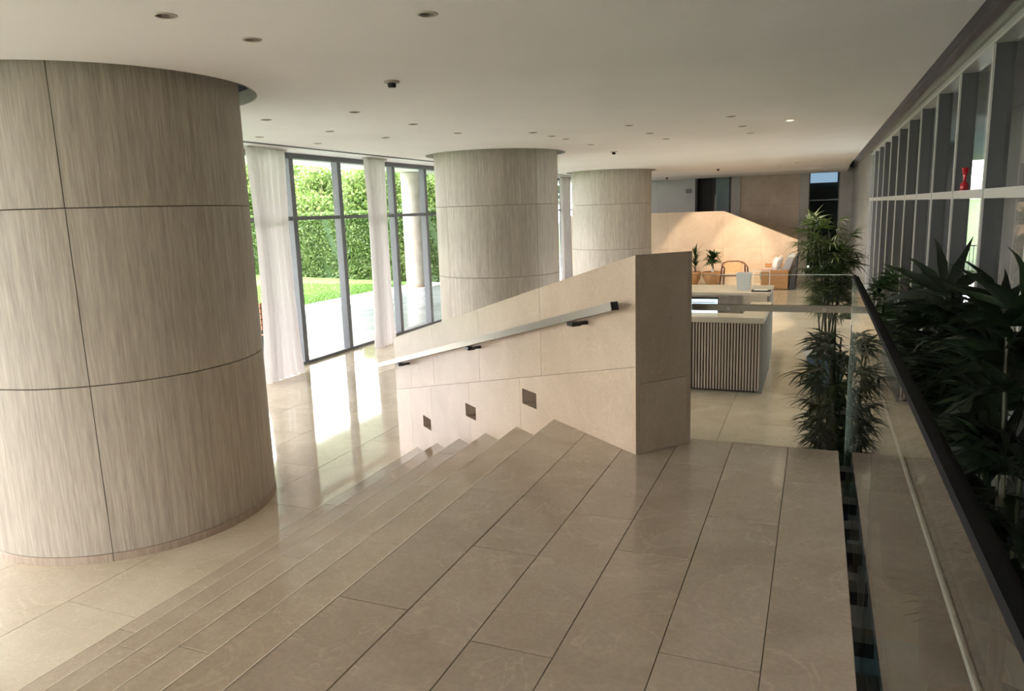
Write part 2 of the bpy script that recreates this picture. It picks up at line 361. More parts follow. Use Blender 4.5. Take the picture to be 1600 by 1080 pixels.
# ---- floor of the lobby: slabs with recessed joints
floor = struct('floor')
MB().box(-8.1, 1.3, -6, 30, FL-.25, FL-.012).build('bedding', MT['grout'], floor)
tm = MB().prism([(0,0),(.896,0),(.896,1.796),(0,1.796)], -.012, 0, .0012).mesh('floor_tile'); tm.materials.append(MT['lobby'])
XB = [-8.1 + .9*i for i in range(11)]
for i, x in enumerate(XB):
    x1 = min(x+.896, 1.3); y = -6 - (.9 if i % 2 else 0)
    while y < 29.5:
        y0, y1 = max(y, -6), min(y+1.796, 30)
        inside = (x1 < -3.62 or y0 > 6.2) or (x > -.2 and y0 > 4.3)
        cover = not (x > -3.55 and x1 < 0 and y1 < 3.6)
        if x1-x > .89 and y0 == y and y1 == y+1.796: o = link('floor_tile', tm, None, floor, (x, y, FL))
        elif y1-y0 > .1 and x1-x > .05: MB().prism([(x,y0),(x1,y0),(x1,y1),(x,y1)], FL-.012, FL, .0012).build('floor_tile', MT['lobby'], floor)
        y += 1.8
# blue strip of floor below the glass balustrade, with its white edge profile
cf = struct('trim_1')
MB().box(.20, .77, -5.9, 4.25, FL, FL+.012).build('blue_floor_strip', MT['bluefloor'], cf)

# ---- landing: joints kept where the photo has them
landing = struct('landing')
def body(pts, z0, z1, name, m, parent, ch=0): return MB().prism(pts, z0, z1, ch).build(name, m, parent)
def wclip(pts): return clip(pts, WCX, WCY, N0.x, N0.y)
lp = [(-1.55,-6),(.148,-6),(.148,4.237),(-1.55,4.237)]
lp2 = [(-1.55,-6),(-.60,-6),(-.60,4.9),(-1.55,4.9)]
body([(-.98,-6),(.148,-6),(.148,4.237),(-.98,4.237)], FL+.001, -.02, 'landing_base', MT['clad'], landing)
body(wclip([(-1.55,-6),(-.981,-6),(-.981,4.9),(-1.55,4.9)]), FL+.001, -.0205, 'landing_base', MT['clad'], landing)
strips = [(-.105,.151,2.585,1.09,.0),(-.405,-.105,2.06,1.08,0),(-.703,-.405,2.697,1.099,0),(-.983,-.703,3.002,1.08,0),(-1.267,-.983,2.544,1.10,0),(-1.56,-1.267,2.02,1.10,0)]
G = .0022
for x0, x1, yj, L, _ in strips:
    y = yj - 8*L
    while y < 5:
        G2 = .0022; pts = [(x0+G/2, y+G2),(x1-(G/2 if x1 < .1 else 0), y+G2),(x1-(G/2 if x1 < .1 else 0), y+L-G2),(x0+G/2, y+L-G2)]
        q = clip(pts, 0, 4.24, 0, 1) if x1 > -.75 else pts
        if q and x1 < -.75: q = wclip(q)
        if q: q = clip(q, 0, -6, 0, -1)
        if q and area(q) > .002: body(q, -.02, 0, 'floor_tile', MT['landing'], landing, .0016 if x0 > -1.5 else .0025)
        y += L
body(wclip([(-1.557,-6),(-.981,-6),(-.981,4.9),(-1.557,4.9)]), -.0204, -.012, 'grout_bed', MT['grout'], landing)
MB().box(.1485, .1515, -5.95, 4.237, -.60, -.0205).build('fascia', MT['bluefloor'], landing)
body([(-.98,-6),(.148,-6),(.148,4.237),(-.98,4.237)], -.0204, -.0125, 'grout_bed', MT['grout'], landing)
# ---- the stair: five treads, six risers
stair = struct('stair')
NX = [-1.56, -1.966, -2.372, -2.778, -3.184, -3.59]
RZ = 1.09/6
off = [0, .55, 1.15, .3, .9, .65]
for k in range(1, 6):
    z = -RZ*k; xa, xb = NX[k], NX[k-1]
    q = wclip([(xa+.008,-6),(xb,-6),(xb,7.5),(xa+.008,7.5)]); body(q, FL+.001, z-.022, 'step_base', MT['clad'], stair)
    y = -6 - off[k]*1.3
    while y < 7:
        q = wclip([(xa, y+.0015),(xb-.001, y+.0015),(xb-.001, y+1.8985),(xa, y+1.8985)])
        if q: q = clip(q, 0, -6, 0, -1)
        if q and area(q) > .002: body(q, z-.022, z, 'tread', MT['tread'], stair, .003)
        y += 1.9
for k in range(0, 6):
    q = wclip([(NX[k]-.0022,-5.9),(NX[k]+.0030,-5.9),(NX[k]+.0030,7.5),(NX[k]-.0022,7.5)]); body(q, -RZ*k-.006, -RZ*k+.0008, 'edge_highlight', MT['edge_highlight'], stair)  # added pale strips, a painted highlight on each step edge
for k in range(0, 6):
    z = -RZ*k; xa = NX[k]; y = -6 - off[(k+3) % 6]*1.1
    while y < 7:
        q = wclip([(xa+.0035, y+.001),(xa+.02, y+.001),(xa+.02, y+1.899),(xa+.0035, y+1.899)])
        if q: q = clip(q, 0, -6, 0, -1)
        if q and area(q) > .0005: body(q, z-RZ+.001, z-.0225, 'riser', MT['clad'], stair)
        y += 1.9
# ---- ceiling with round cut-outs for the columns and small ones for the lamps
CC = [(-5.437, 4.40), (-5.529, 12.752), (-5.539, 21.059)]; CR = 1.135; CG = .147
LAMPS = [(-3.13,3.04),(-3.12,3.66),(-1.96,3.68),(-5.45,6.5),(-6.63,7.75),(-4.38,6.56),(-4.42,7.81),(-5.58,7.79),(-4.44,9.02),(-5.46,8.87),(-3.53,10.8),(-2.3,9.66),(-3.56,10.25),(-3.61,9.62),(-3.5,12.03),(-1.02,9.54),(-2.28,10.84),(-2.25,11.92),(-1.0,10.79),(-.99,11.92),(-6.6,8.91),(-.383,10.48),(-1.09,23.3),(-.575,21.4)]
ceiling = struct('ceiling')
sl = MB().box(-6.95, .80, -6, 23.0, CZ, CZ+.12).build('ceiling_slab', MT['ceiling'], ceiling)
cmb = MB()
for cx, cy in CC: cmb.lathe([(0,-.3),(CR+CG,-.3),(CR+CG,.3),(0,.3)], 96, (cx, cy, CZ))
for x, y in LAMPS: 
    if y < 23: cmb.lathe([(0,-.06),(.047,-.06),(.047,.045),(0,.045)], 20, (x, y, CZ))
cut(sl, cmb)
MB().box(-8.1, .7, -6, 27.4, 2.72, 2.85).build('upper_soffit', MT['ceiling'], ceiling)
MB().box(.7, 1.3, -6, 27.4, 2.72, 2.85).build('upper_soffit', MT['dark'], ceiling)  # soffit above the slot coloured dark for the slot's shade
MB().box(-7.98, -7.0, -6, 27, CZ+.015, CZ+.10).build('curtain_pelmet', MT['ceiling'], ceiling)
MB().box(-8.05, -6.9, -6, 27, CZ+.12, CZ+.16).build('pelmet_backing', MT['dark'], ceiling)
for x in (-7.30, -7.24): MB().box(x, x+.02, -6, 27, CZ+.005, CZ+.015).build('curtain_track', MT['greyframe'], ceiling)
# lower soffit towards the end wall, with a sloped step
MB().extr([(-8.0,23.0,CZ),(-8.0,23.0,CZ+.12),(-8.0,27.0,CZ+.12),(-8.0,27.0,2.30),(-8.0,24.6,2.325),(-8.0,24.2,2.39)], (8.8,0,0)).build('end_soffit', MT['ceiling'], ceiling)
MB().box(-9.2, 3.0, -6.2, 27.6, 2.86, 3.1).build('roof_slab', MT['roof'], ceiling)
# ---- walls
wb = struct('wall_back'); MB().box(-4.0, 1.3, -6.2, -6, FL, 2.72).build('wall_plaster', MT['panelgrey'], wb)
MB().box(-8.1, -4.0, -6.2, -6, 2.3, 2.72).build('wall_plaster', MT['panelgrey'], wb)
w4 = struct('added_window')  # unseen window added to let more light onto the near ceiling
for x in (-7.95, -6.6, -5.3, -4.05): MB().box(x-.05, x+.05, -6.15, -6.02, FL, 2.3).build('mullion', MT['greyframe'], w4)
for xa, xb in ((-7.9,-6.65),(-6.55,-5.35),(-5.25,-4.1)): glass_box(xa, xb, -6.09, -6.082, FL, 2.3, 'window_pane', w4)
wr = struct('wall_right')
for z0, z1 in ((2.40, 2.56),(2.565, 2.72)): MB().box(1.0, 1.2, -6, 27, z0, z1).build('bulkhead', MT['panelgrey'], wr)
y = 17.95
while y < 26.9:
    for z0, z1 in ((FL, 1.37), (1.376, 2.395)): MB().box(1.0, 1.06, y+.004, min(y+1.13, 27), z0, z1).build('wall_panel', MT['concrete'], wr)
    y += 1.134
MB().box(1.06, 1.2, 17.95, 27, FL, 2.395).build('wall_core', MT['dark'], wr)
# right window wall: pale-capped dark fins, transom, panes
FY = [-3.98+1.222*i for i in range(18)]; FY = [f for f in FY if f < 17.9]
wn = struct('window_2')
for y in FY:
    f = MB().box(1.012, 1.125, y-.03, y+.03, FL+.02, 2.31).build('fin', MT['darkfin'], wn)
    MB().box(1.0, 1.012, y-.022, y+.022, FL+.02, 2.31).build('fin_cap', MT['fincap'], wn)
for ya, yb in zip(FY, FY[1:]+[17.95]):
    for z0, z1 in ((FL+.03, 1.335), (1.40, 2.31)): glass_box(1.10, 1.108, ya+.03, yb-.03, z0, z1, 'window_pane', wn)
    MB().box(1.004, 1.10, ya+.031, yb-.031, 1.338, 1.40).build('transom', MT['fincap'], wn)
MB().box(1.0, 1.13, -4.1, 17.95, 2.312, 2.335).build('window_head', MT['fincap'], wn)
MB().box(1.03, 1.13, -4.1, 17.95, 2.336, 2.398).build('window_head', MT['panelgrey'], wn)
MB().box(1.0, 1.13, -4.1, 17.95, FL, FL+.02).build('window_sill', MT['fincap'], wn)
MB().box(1.0, 1.2, -6, -4.1, FL, 2.4).build('wall_panel', MT['panelgrey'], wr)
# left facade
wf = struct('window_1')
MY = sorted([10.04+3.18*k for k in range(-5, 6)] + [11.36+3.18*k for k in range(-5, 5)])
for y in MY: MB().box(-8.13, -8.0, y-.055, y+.055, FL, 2.33).build('mullion', MT['greyframe'], wf)
for ya, yb in zip([-6]+MY, MY+[27]):
    ya += .056; yb -= .056
    MB().box(-8.13, -8.02, ya, yb, 1.335, 1.395).build('transom', MT['greyframe'], wf)
    for z0, z1 in ((FL+.05, 1.335), (1.395, 2.33)): glass_box(-8.08, -8.072, ya, yb, z0, z1, 'window_pane', wf)
MB().box(-8.16, -7.98, -6, 27, 2.332, 2.42).build('window_head', MT['greyframe'], wf)
MB().box(-8.16, -7.985, -6, 27, FL, FL+.05).build('window_sill', MT['greyframe'], wf)
# end wall
we = struct('wall_end')
for x0, x1 in ((-8.1,-6.75),(-6.745,-5.4),(-5.395,-4.06)): MB().box(x0, x1, 27, 27.15, FL, 2.42).build('wall_panel', MT['panelgrey'], we)
MB().box(-2.83, -2.53, 26.97, 27.15, FL, 2.42).build('door_jamb', MT['panelgrey'], we)
xs = [-2.53, -1.56, -.605]
for i in range(2):
    for z0, z1 in ((FL, .1), (.104, 1.3), (1.304, 2.42)): MB().box(xs[i]+.002, xs[i+1]-.002, 27, 27.15, z0, z1).build('stone_panel', MT['clad'], we)
MB().box(-.60, -.32, 26.94, 27.15, FL, 2.42).build('pillar', MT['panelgrey'], we)
MB().box(.615, 1.0, 26.94, 27.15, FL, 2.42).build('pillar', MT['panelgrey'], we)
w3 = struct('window_3')
for x0, x1, z0, z1 in ((-.32,.615,1.39,1.43),(-.32,-.29,FL,2.42),(.585,.615,FL,2.42),(-.32,.615,FL,FL+.05),(-.32,.615,2.30,2.42)): MB().box(x0, x1, 27.0, 27.08, z0, z1).build('window_frame', MT['greyframe'], w3)
for z0, z1 in ((FL+.05, 1.39), (1.43, 2.30)): glass_box(-.29, .585, 27.03, 27.038, z0, z1, 'window_pane', w3)
d1 = struct('door_1')
for x0, x1, z0, z1 in ((-4.06,-3.98,FL,2.42),(-3.45,-3.40,FL,2.42),(-2.90,-2.83,FL,2.42)): MB().box(x0, x1, 27.0, 27.1, z0, z1).build('door_frame', MT['darksteel'], d1)
MB().box(-3.98, -3.45, 27.2, 27.22, FL, 2.42).build('door_leaf', MT['black'], d1)
MB().box(-3.38, -2.92, 27.25, 27.27, FL, 2.42).build('door_leaf', mat('blue_grey_door', (.2,.28,.32), .5), d1)
glass_box(-3.40, -2.90, 27.04, 27.05, FL, 2.42, 'door_glass', d1)
MB().box(-3.38, -3.35, 26.96, 26.99, .2, 1.7).build('door_handle', MT['steel'], d1)
# rooms beyond the door and the end window
rb = struct('wall_beyond')
MB().box(-4.4, 1.2, 31.0, 31.1, FL, 2.6).build('back_wall', MT['teal'], rb)
MB().box(-4.5, -4.4, 27.2, 31.0, FL, 2.6).build('side_wall', MT['teal'], rb)
MB().box(1.2, 1.3, 27.2, 31.1, FL, 2.6).build('side_wall', MT['teal'], rb)
MB().box(-.75, -.65, 27.2, 31.0, FL, 2.6).build('side_wall', MT['teal'], rb)
MB().box(-4.5, 1.3, 27.2, 31.1, 2.6, 2.7).build('room_ceiling', MT['teal'], rb)
MB().box(-.42, .62, 30.95, 30.995, 2.07, 2.50).build('sky_glow_panel', MT['skylight'], rb)  # glowing panel standing in for sky seen through a high opening

# ---- oblique stair wall, clad in stone, with square light niches and raking top
sw = struct('wall_stair')
def ztop(s): return 1.104 - s*.246
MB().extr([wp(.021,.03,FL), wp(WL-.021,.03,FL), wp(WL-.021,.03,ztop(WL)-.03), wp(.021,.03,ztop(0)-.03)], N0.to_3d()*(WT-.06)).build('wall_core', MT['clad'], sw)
NI = [(1.196, .070), (2.185, -.249), (3.187, -.587)]; NH = .10; NV = .055
def niche_cut(o, e=.0):
    for s, z in NI:
        c = MB(); c.extr([wp(s-NH-e,-.1,z-NV-e), wp(s+NH+e,-.1,z-NV-e), wp(s+NH+e,-.1,z+NV+e), wp(s-NH-e,-.1,z+NV+e)], N0.to_3d()*.24)
        cut(o, c)
core = [o for o in sw.children if o.name.startswith('wall_core')][0]; niche_cut(core)
def band(s0, s1, zlo, zhi):
    g = .0012; a_, b_ = s0+g, s1-g
    zb = lambda s: min(zhi, ztop(s)-.03) if zhi is not None else ztop(s)-.03
    pts = [wp(a_,0,zlo(a_)+g), wp(b_,0,zlo(b_)+g), wp(b_,0,zb(b_)-g), wp(a_,0,zb(a_)-g)]
    if pts[3].z - pts[0].z < .02: return None
    return MB().extr(pts, N0.to_3d()*.03).build('stone_panel', MT['clad'], sw)
jz = lambda s: .50 - .235*s*.98
for s0, s1 in ((0,1.33),(1.33,2.62),(2.62,WL)):
    o = band(s0, s1, lambda s: FL, None) if False else None
for row, cuts_ in ((0, (0, 1.33, 2.2, 3.05, 3.6, WL)), (1, (0, 1.02, 1.98, 2.95, 3.55, WL))):
    for s0, s1 in zip(cuts_, cuts_[1:]):
        g = .0012; a_, b_ = s0+g, s1-g
        if row == 0: pts = [wp(a_,0,FL+.001), wp(b_,0,FL+.001), wp(b_,0,jz(b_)-g), wp(a_,0,jz(a_)-g)]
        else: pts = [wp(a_,0,jz(a_)+g), wp(b_,0,jz(b_)+g), wp(b_,0,ztop(b_)-.001), wp(a_,0,ztop(a_)-.001)]
        o = MB().extr(pts, N0.to_3d()*.0295).build('stone_panel', MT['clad'], sw)
        if any(s0-.1 < s < s1+.1 for s, z in NI) and row == 0: niche_cut(o)
for s, z in NI:
    nb = MB()
    nb.extr([wp(s-NH,.13,z-NV), wp(s+NH,.13,z-NV), wp(s+NH,.13,z+NV), wp(s-NH,.13,z+NV)], N0.to_3d()*.008)
    nb.build('niche_back', MT['panelgrey'], sw)
# end face (towards the landing), back face and coping
e1 = wp(0,0,0); e2 = wp(0,WT,0)
for z0, z1 in ((0.001, .40), (.402, 1.102)):
    MB().extr([wp(0,.0302,z0), wp(0,WT-.0302,z0), wp(0,WT-.0302,z1), wp(0,.0302,z1)], D0.to_3d()*.02).build('stone_panel', MT['clad'], sw)
MB().extr([wp(-.001,-.001,ztop(0)+.002), wp(WL,-.001,ztop(WL)+.002), wp(WL,-.001,ztop(WL)-.0005), wp(-.001,-.001,ztop(0)-.0005)][::-1], N0.to_3d()*(WT+.002)).build('coping', MT['clad'], sw)
MB().extr([wp(0,WT-.03,FL), wp(WL,WT-.03,FL), wp(WL,WT-.03,ztop(WL)-.001), wp(0,WT-.03,ztop(0)-.001)], N0.to_3d()*.03).build('stone_panel', MT['clad'], sw)
MB().extr([wp(WL,.03,FL), wp(WL,WT-.03,FL), wp(WL,WT-.03,ztop(WL)-.001), wp(WL,.03,ztop(WL)-.001)], D0.to_3d()*-.02).build('stone_panel', MT['clad'], sw)

# ---- columns: curved stone panels on a plinth ring
def column(c, a_first, label):
    t = thing('round_column', label, 'column', (c[0], c[1], FL), 0, None)
    MB().lathe([(CR-.05, .0), (CR-.05, 3.80)], 64).build('column_core', MT['joint'], t)
    for k in range(4):
        a0 = math.radians(a_first + 90*k) + .0022; a1 = a0 + PI/2 - .0044
        for z0, z1 in ((.062, 1.325-.003), (1.325+.003, 2.565-.003), (2.565+.003, 3.78)):
            MB().lathe([(CR-.04, z0), (CR-.003, z0), (CR, z0+.003), (CR, z1-.003), (CR-.003, z1), (CR-.04, z1)], 36, a0=a0, a1=a1).build('stone_panel', MT['column'], t, smooth=False)
        MB().lathe([(CR-.045, 0), (CR+.004, 0), (CR+.004, .056), (CR, .06), (CR-.045, .06)], 36, a0=a0, a1=a1).build('plinth_segment', MT['plinth'], t)
    for o in t.children:
        for f in o.data.polygons: f.use_smooth = True
        o.data.set_sharp_from_angle(angle=math.radians(25))
    return t
column(CC[0], -50.5, 'huge round travertine column nearest the camera, left of the steps')
column(CC[1], -119, 'round travertine column behind the sloping stair wall, middle of the row of three')
column(CC[2], -51.2, 'farthest and smallest-looking round travertine column, before the sunlit end wall')

# ---- lit parapet at the far end
pr = struct('wall_parapet')
pz = [(-8.0,FL),(-.55,FL),(-.55,.23),(-2.75,1.165),(-8.0,1.165)]
jx = [-8.0,-6.3,-4.5,-2.75,-1.6,-.55]
def ptop(x): return 1.165 if x <= -2.75 else 1.165 - (x+2.75)*(.935/2.2)
for xa, xb in zip(jx, jx[1:]):
    for zlo, zhi in ((FL, .02), (.02, 9)):
        ya_, yb_ = min(zhi, ptop(xa)), min(zhi, ptop(xb))
        if ya_ <= zlo: continue
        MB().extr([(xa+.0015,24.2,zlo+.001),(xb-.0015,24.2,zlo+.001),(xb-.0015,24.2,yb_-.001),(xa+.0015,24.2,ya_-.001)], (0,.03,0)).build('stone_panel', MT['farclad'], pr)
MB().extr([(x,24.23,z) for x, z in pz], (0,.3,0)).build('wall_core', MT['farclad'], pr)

# ================================================================== OBJECTS
MT['capblack'] = mat('matt_black_rail', (.012,.012,.013), .9, spec=.1)
# ---- glass balustrade along the landing
glassD = 0
bal = thing('glass_balustrade', 'frameless glass balustrade with dark cap rail beside the landing and plants', 'balustrade', (0, 0, 0))
GX = .19
ys = [(-5.98,-3.35),(-3.345,-.46),(-.455,2.44),(2.447,4.283)]
for ya, yb in ys:
    glass_box(GX-.006, GX+.006, ya+.0095, yb-.0035, -.30, .9445, 'glass_pane', bal, 'rail_glass')
MB().box(GX-.008, GX+.008, -5.98, 2.443, .945, .963).build('cap_rail', MT['capblack'], bal)
MB().box(GX-.008, GX+.008, 2.449, 4.296, .945, .963).build('cap_rail', MT['capblack'], bal)
MB().box(GX+.011, GX+.019, -5.98, 4.29, .945, .957).build('cap_rail', MT['capblack'], bal)
glass_box(-.66, GX-.012, 4.284, 4.296, -.30, .962, 'glass_pane', bal, 'rail_glass')
MB().box(-.66, GX+.02, 4.31, 4.345, .755, .79).build('steel_handrail', mat('bronze_steel', (.26,.205,.16), .5, metal=.1), bal)
MT['edge'] = mat('pale_green_glass_edge', (.55,.66,.60), .3)
for ya, yb in ys[:-1]: MB().box(GX-.0055, GX+.0055, yb-.003, yb+.009, -.30, .944).build('joint_seal', MT['black'], bal)
MB().box(GX-.006, GX+.006, 4.2835, 4.2965, -.30, .944).build('pane_edge', MT['edge'], bal)
MB().box(-.66, GX-.013, 4.2845, 4.2955, .9625, .965).build('pane_edge', MT['edge'], bal)
MB().box(GX+.0065, GX+.010, -5.9, 4.28, .758, .770).build('pale_glass_strip', MT['fincap'], bal)
for x in (-.45, .05): MB().bar((x,4.29,.772), (x,4.32,.772), .02, .02).build('rail_clip', MT['steel'], bal)
for y, z in ((4.05,-.06),(3.60,-.06),(3.36,-.08),(3.12,-.08),(3.34,-.22),(2.75,-.06),(2.72,-.24),(2.42,-.06),(2.16,-.06),(1.5,-.06),(.9,-.06),(.3,-.06)):
    MB().box(.152, GX-.007, y-.045, y+.045, z-.025, z+.025).build('glass_clamp', MT['darksteel'], bal)

# ---- steel handrail on the stair wall
hr = thing('wall_handrail', 'square brushed steel handrail sloping down the stone stair wall', 'handrail', tuple(wp(0,-.09,.83)))
ho = wp(0,-.09,.83)
h0 = wp(.07,-.09,.835); h1 = wp(4.25,-.09,-.195)
MB().bar(h0, h1, .045, .045).build('rail', MT['steel'], hr, off=ho)
dd = (h0-h1).normalized(); MB().bar(h0+dd*.0005, h0+dd*.006, .046, .046).build('end_cap', MT['darksteel'], hr, off=ho)
for s in (.47, 1.95, 3.58):
    q = h0 + (h1-h0)*((s-.07)/(4.25-.07))
    b = MB(); b.box(-.03,.03,-.03,.03,-.012,.012, Matrix.Translation(q - Vector((0,0,.045))) @ Matrix.Rotation(math.atan2(D0.y, D0.x), 4, 'Z'))
    b.bar(q-Vector((0,0,.045)), Vector((q.x,q.y,q.z-.045))+N0.to_3d()*.089, .03, .02)
    b.build('bracket', MT['darksteel'], hr, off=ho)

# ---- ceiling lamps
def lamp(x, y, z, kind, label, group='recessed ceiling downlights'):
    t = thing('ceiling_downlight', label, 'ceiling light', (x, y, z), 0, group)
    MB().lathe([(.046,-.0005),(.057,-.0005),(.057,-.004),(.050,-.006),(.046,-.003)], 28).build('trim_ring', MT['trimring'], t)
    MB().lathe([(.0,.044),(.0465,.044),(.0465,-.0005),(.044,-.0005),(.044,.041),(0,.041)], 24).build('reflector_cup', MT['lampoff'], t)
    MB().lathe([(0,.016),(.030,.016),(.030,.024),(0,.024)], 20).build('lens', MT['lampglow' if kind == 1 else 'lamppale' if kind == 2 else 'lampoff'], t)
    return t
names = {0:'pale round recessed ceiling light nearest the top left corner', 1:'round recessed ceiling light above the right edge of the nearest column',
 2:'round recessed ceiling light at the top centre of the ceiling', 3:'round ceiling light just right of the nearest column top', 4:'small ceiling light just above the left window head beside the nearest column',
 5:'ceiling light behind the smoke detector, left of it', 6:'ceiling light behind the smoke detector, right of it', 7:'ceiling light left of the one behind the detector, over the curtains',
 8:'ceiling light just before the top of the middle column', 9:'ceiling light above the second curtain, left of the middle column', 20:'ceiling light closest to the window pelmet, above the first window bay',
 10:'ceiling light at the right rim of the middle column top, nearest it', 14:'ceiling light right of the middle column top, farthest of its row', 11:'nearest of three ceiling lights in a row right of the middle column',
 16:'second of the three ceiling lights in a row right of the middle column', 17:'third and farthest of the three ceiling lights right of the middle column', 15:'nearest of three ceiling lights above the reception desk',
 18:'middle of three ceiling lights above the reception desk', 19:'farthest of three ceiling lights above the reception desk', 12:'ceiling light over the middle column, second of its close pair', 13:'ceiling light over the middle column, first of its close pair',
 21:'lit downlight in the ceiling before the desk, mirrored in the landing', 22:'lit downlight near the far sofa, mirrored in the lobby floor', 23:'lit downlight over the far floor between desk and sofa'}
for i, (x, y) in enumerate(LAMPS):
    z = CZ if y < 23 else CZ
    k = 1 if i in (21, 22, 23) else 2 if i == 0 else 0
    if i == 22: x, y = -1.09, 22.6
    lamp(x, y, z, k, names[i])
def lightspot(name, loc, tgt, power, size, col, blend=.6, rad=.05):
    d = bpy.data.lights.new(name, 'SPOT'); d.energy = power; d.spot_size = math.radians(size); d.spot_blend = blend; d.color = col; d.shadow_soft_size = rad
    o = bpy.data.objects.new(name, d); COL.objects.link(o); o.location = loc; o.rotation_euler = (Vector(loc)-Vector(tgt)).to_track_quat('Z', 'Y').to_euler(); return o
for i, (x, z_) in enumerate(((-6.2, 0), (-4.6, 0), (-3.0, 0), (-1.4, 0))):
    lightspot('added_parapet_spot', (x, 21.6, 2.37), (x, 24.2, -.5), 200, 58, (1.0, .78, .58), .3)  # added spots without fittings, in place of warm sunlight on the parapet
for x, y in ((-.383,10.48),(-.99,11.92),(-1.09,22.6),(-2.25,11.92),(-.575,21.4),(-.4,15.5),(-1.6,15.5),(-.4,19.0)):
    lightspot('downlight_and_fill_beam', (x, y, CZ-.012), (x, y, 0), 55, 120, (1.0, .84, .62), .8, .03)  # beams of the lit lamps, plus extra ones added to brighten the lobby
# sprinklers and smoke detector
sd = thing('smoke_detector', 'round smoke detector hanging from the ceiling above the far steps', 'smoke detector', (-3.162, 5.282, CZ))
MB().lathe([(0,-.0005),(.062,-.0005),(.062,-.010),(.05,-.016),(0,-.016)], 28).build('base_plate', MT['detector'], sd)
MB().lathe([(0,-.0165),(.033,-.0165),(.033,-.042),(.026,-.05),(0,-.05)], 24).build('sensor_head', MT['darksteel'], sd)
MB().lathe([(0,-.0505),(.02,-.0505),(.018,-.054),(0,-.054)], 20).build('sensor_cap', MT['white'], sd)
for (x, y, z, lb) in ((-3.579,13.813,CZ,'small dark detector on the ceiling right of the middle column'), (-2.77,22.76,CZ,'tiny sprinkler on the far ceiling above the door opening'), (-4.72,25.2,2.317,'tiny sprinkler on the far soffit above the grey wall')):
    t = thing('ceiling_sprinkler', lb, 'sprinkler', (x, y, z))
    MB().lathe([(0,-.0005),(.06,-.0005),(.06,-.012),(0,-.012)], 16).build('base_plate', MT['detector'], t)
    MB().lathe([(0,-.0125),(.03,-.0125),(.035,-.05),(0,-.05)], 16).build('head', MT['black'], t)

# ---- curtains
def curtain(yc, wd, xc, label, seed, n=6, flare=1.0):
    rnd = random.Random(seed); t = thing('curtain', label, 'curtain', (xc, yc, FL), 0, 'white sheer curtains on the left facade')
    b = bmesh.new(); nu = n*10; zs = [0, .03, .08, .16, .3, .6, 1.0, 1.6, 2.2, 2.8, 3.2, CZ-FL-.01]; rows = []
    ph = [rnd.uniform(0, 2*PI) for _ in range(4)]
    for z in zs:
        f = z/(CZ-FL); row = []
        for i in range(nu+1):
            u = i/nu; sq = 1 - .16*math.sin(PI*min(1, f*1.05))*flare + (.10*flare*(1-f/.12) if f < .12 else 0)
            am = .05*(1+.3*math.sin(u*7+ph[0])) * (1 + .4*(1-f))
            x = am*math.sin(2*PI*n*u + .5*math.sin(5*u+ph[1]) + .25*math.sin(f*4+ph[2]))
            yy = (u-.5)*wd*sq + .008*math.sin(2*PI*n*u*1.0+1)
            zz = z + (.006*abs(math.sin(9*u+ph[1])) if z == 0 else 0)
            row.append(b.verts.new((x, yy, zz+.002)))
        rows.append(row)
    for A, B in zip(rows, rows[1:]):
        for i in range(nu): b.faces.new((A[i], A[i+1], B[i+1], B[i]))
    me = bpy.data.meshes.new('fabric'); b.to_mesh(me); b.free()
    o = link('fabric', me, MT['curtain'], t, smooth=True)
    MB().box(-.04, .04, -wd/2, wd/2, CZ-FL-.012, CZ-FL+.004).build('heading_tape', MT['curtain'], t)
    return t
curtain(9.02, .86, -7.62, 'widest white sheer curtain, hanging just right of the nearest column', 1)
curtain(11.93, .72, -7.60, 'white sheer curtain between the window bays, left of the middle column', 2, 5)
curtain(23.1, 1.0, -7.6, 'far white curtain glimpsed between the middle and last columns', 3)

# ---- reception desk
DX0, DX1, DY = -3.4, -.60, 9.82
T = -.09
dk = thing('reception_desk', 'reception desk with vertical oak slats and beige stone counter', 'desk', (-2.0, 11.5, FL)); do = (-2.0, 11.5, FL)
MB().box(DX0, DX1-.03, DY+.02, DY+.06, FL+.06, T-.075).build('front_panel', MT['slatback'], dk, off=do)
MB().box(DX0+.05, DX1-.08, DY+.06, DY+.10, FL, FL+.06).build('kick_plate', MT['black'], dk, off=do)
sm = MB().box(-.0095, .0095, 0, .022, 0, T-.075-FL-.03).mesh('slat'); sm.materials.append(MT['slat'])
x = DX1 - .045
while x > DX0+.02:
    link('slat', sm, None, dk, (x-do[0], DY-.004-do[1], .03)); x -= .0378
MB().box(DX1-.03, DX1, DY-.004, 11.49, FL, T-.072).build('side_panel', MT['deskside'], dk, off=do)
MB().box(DX0, DX0+.03, DY-.004, 11.49, FL, T-.072).build('side_panel', MT['deskside'], dk, off=do)
MB().box(DX0-.01, DX1+.01, DY-.02, 10.2, T-.072, T).build('countertop', MT['counter'], dk, off=do, bevel=.003)
MB().box(-.88, DX1+.01, 10.202, 11.49, T-.072, T).build('countertop', MT['counter'], dk, off=do)
MB().box(DX0-.01, -.62, 11.50, 12.64, -.005, .04).build('countertop', MT['counter'], dk, off=do)
MB().box(-.66, -.63, 11.51, 12.62, FL, -.006).build('side_panel', MT['deskside'], dk, off=do)
MB().box(-1.0, -.66, 11.51, 11.54, FL, -.006).build('rear_unit_front', MT['counter'], dk, off=do)
MB().box(DX0+.03, -1.0, 12.1, 12.14, FL, -.006).build('back_panel', MT['slat'], dk, off=do)
MB().box(-.90, -.88, 10.2, 11.49, FL, T-.073).build('inner_panel', MT['slat'], dk, off=do)
MB().box(DX0+.04, -.91, 10.3, 11.3, -.40, -.36).build('worktop', MT['slatback'], dk, off=do)
MB().box(DX0+.04, -.91, 10.27, 10.29, FL, -.16).build('inner_panel', MT['slatback'], dk, off=do)
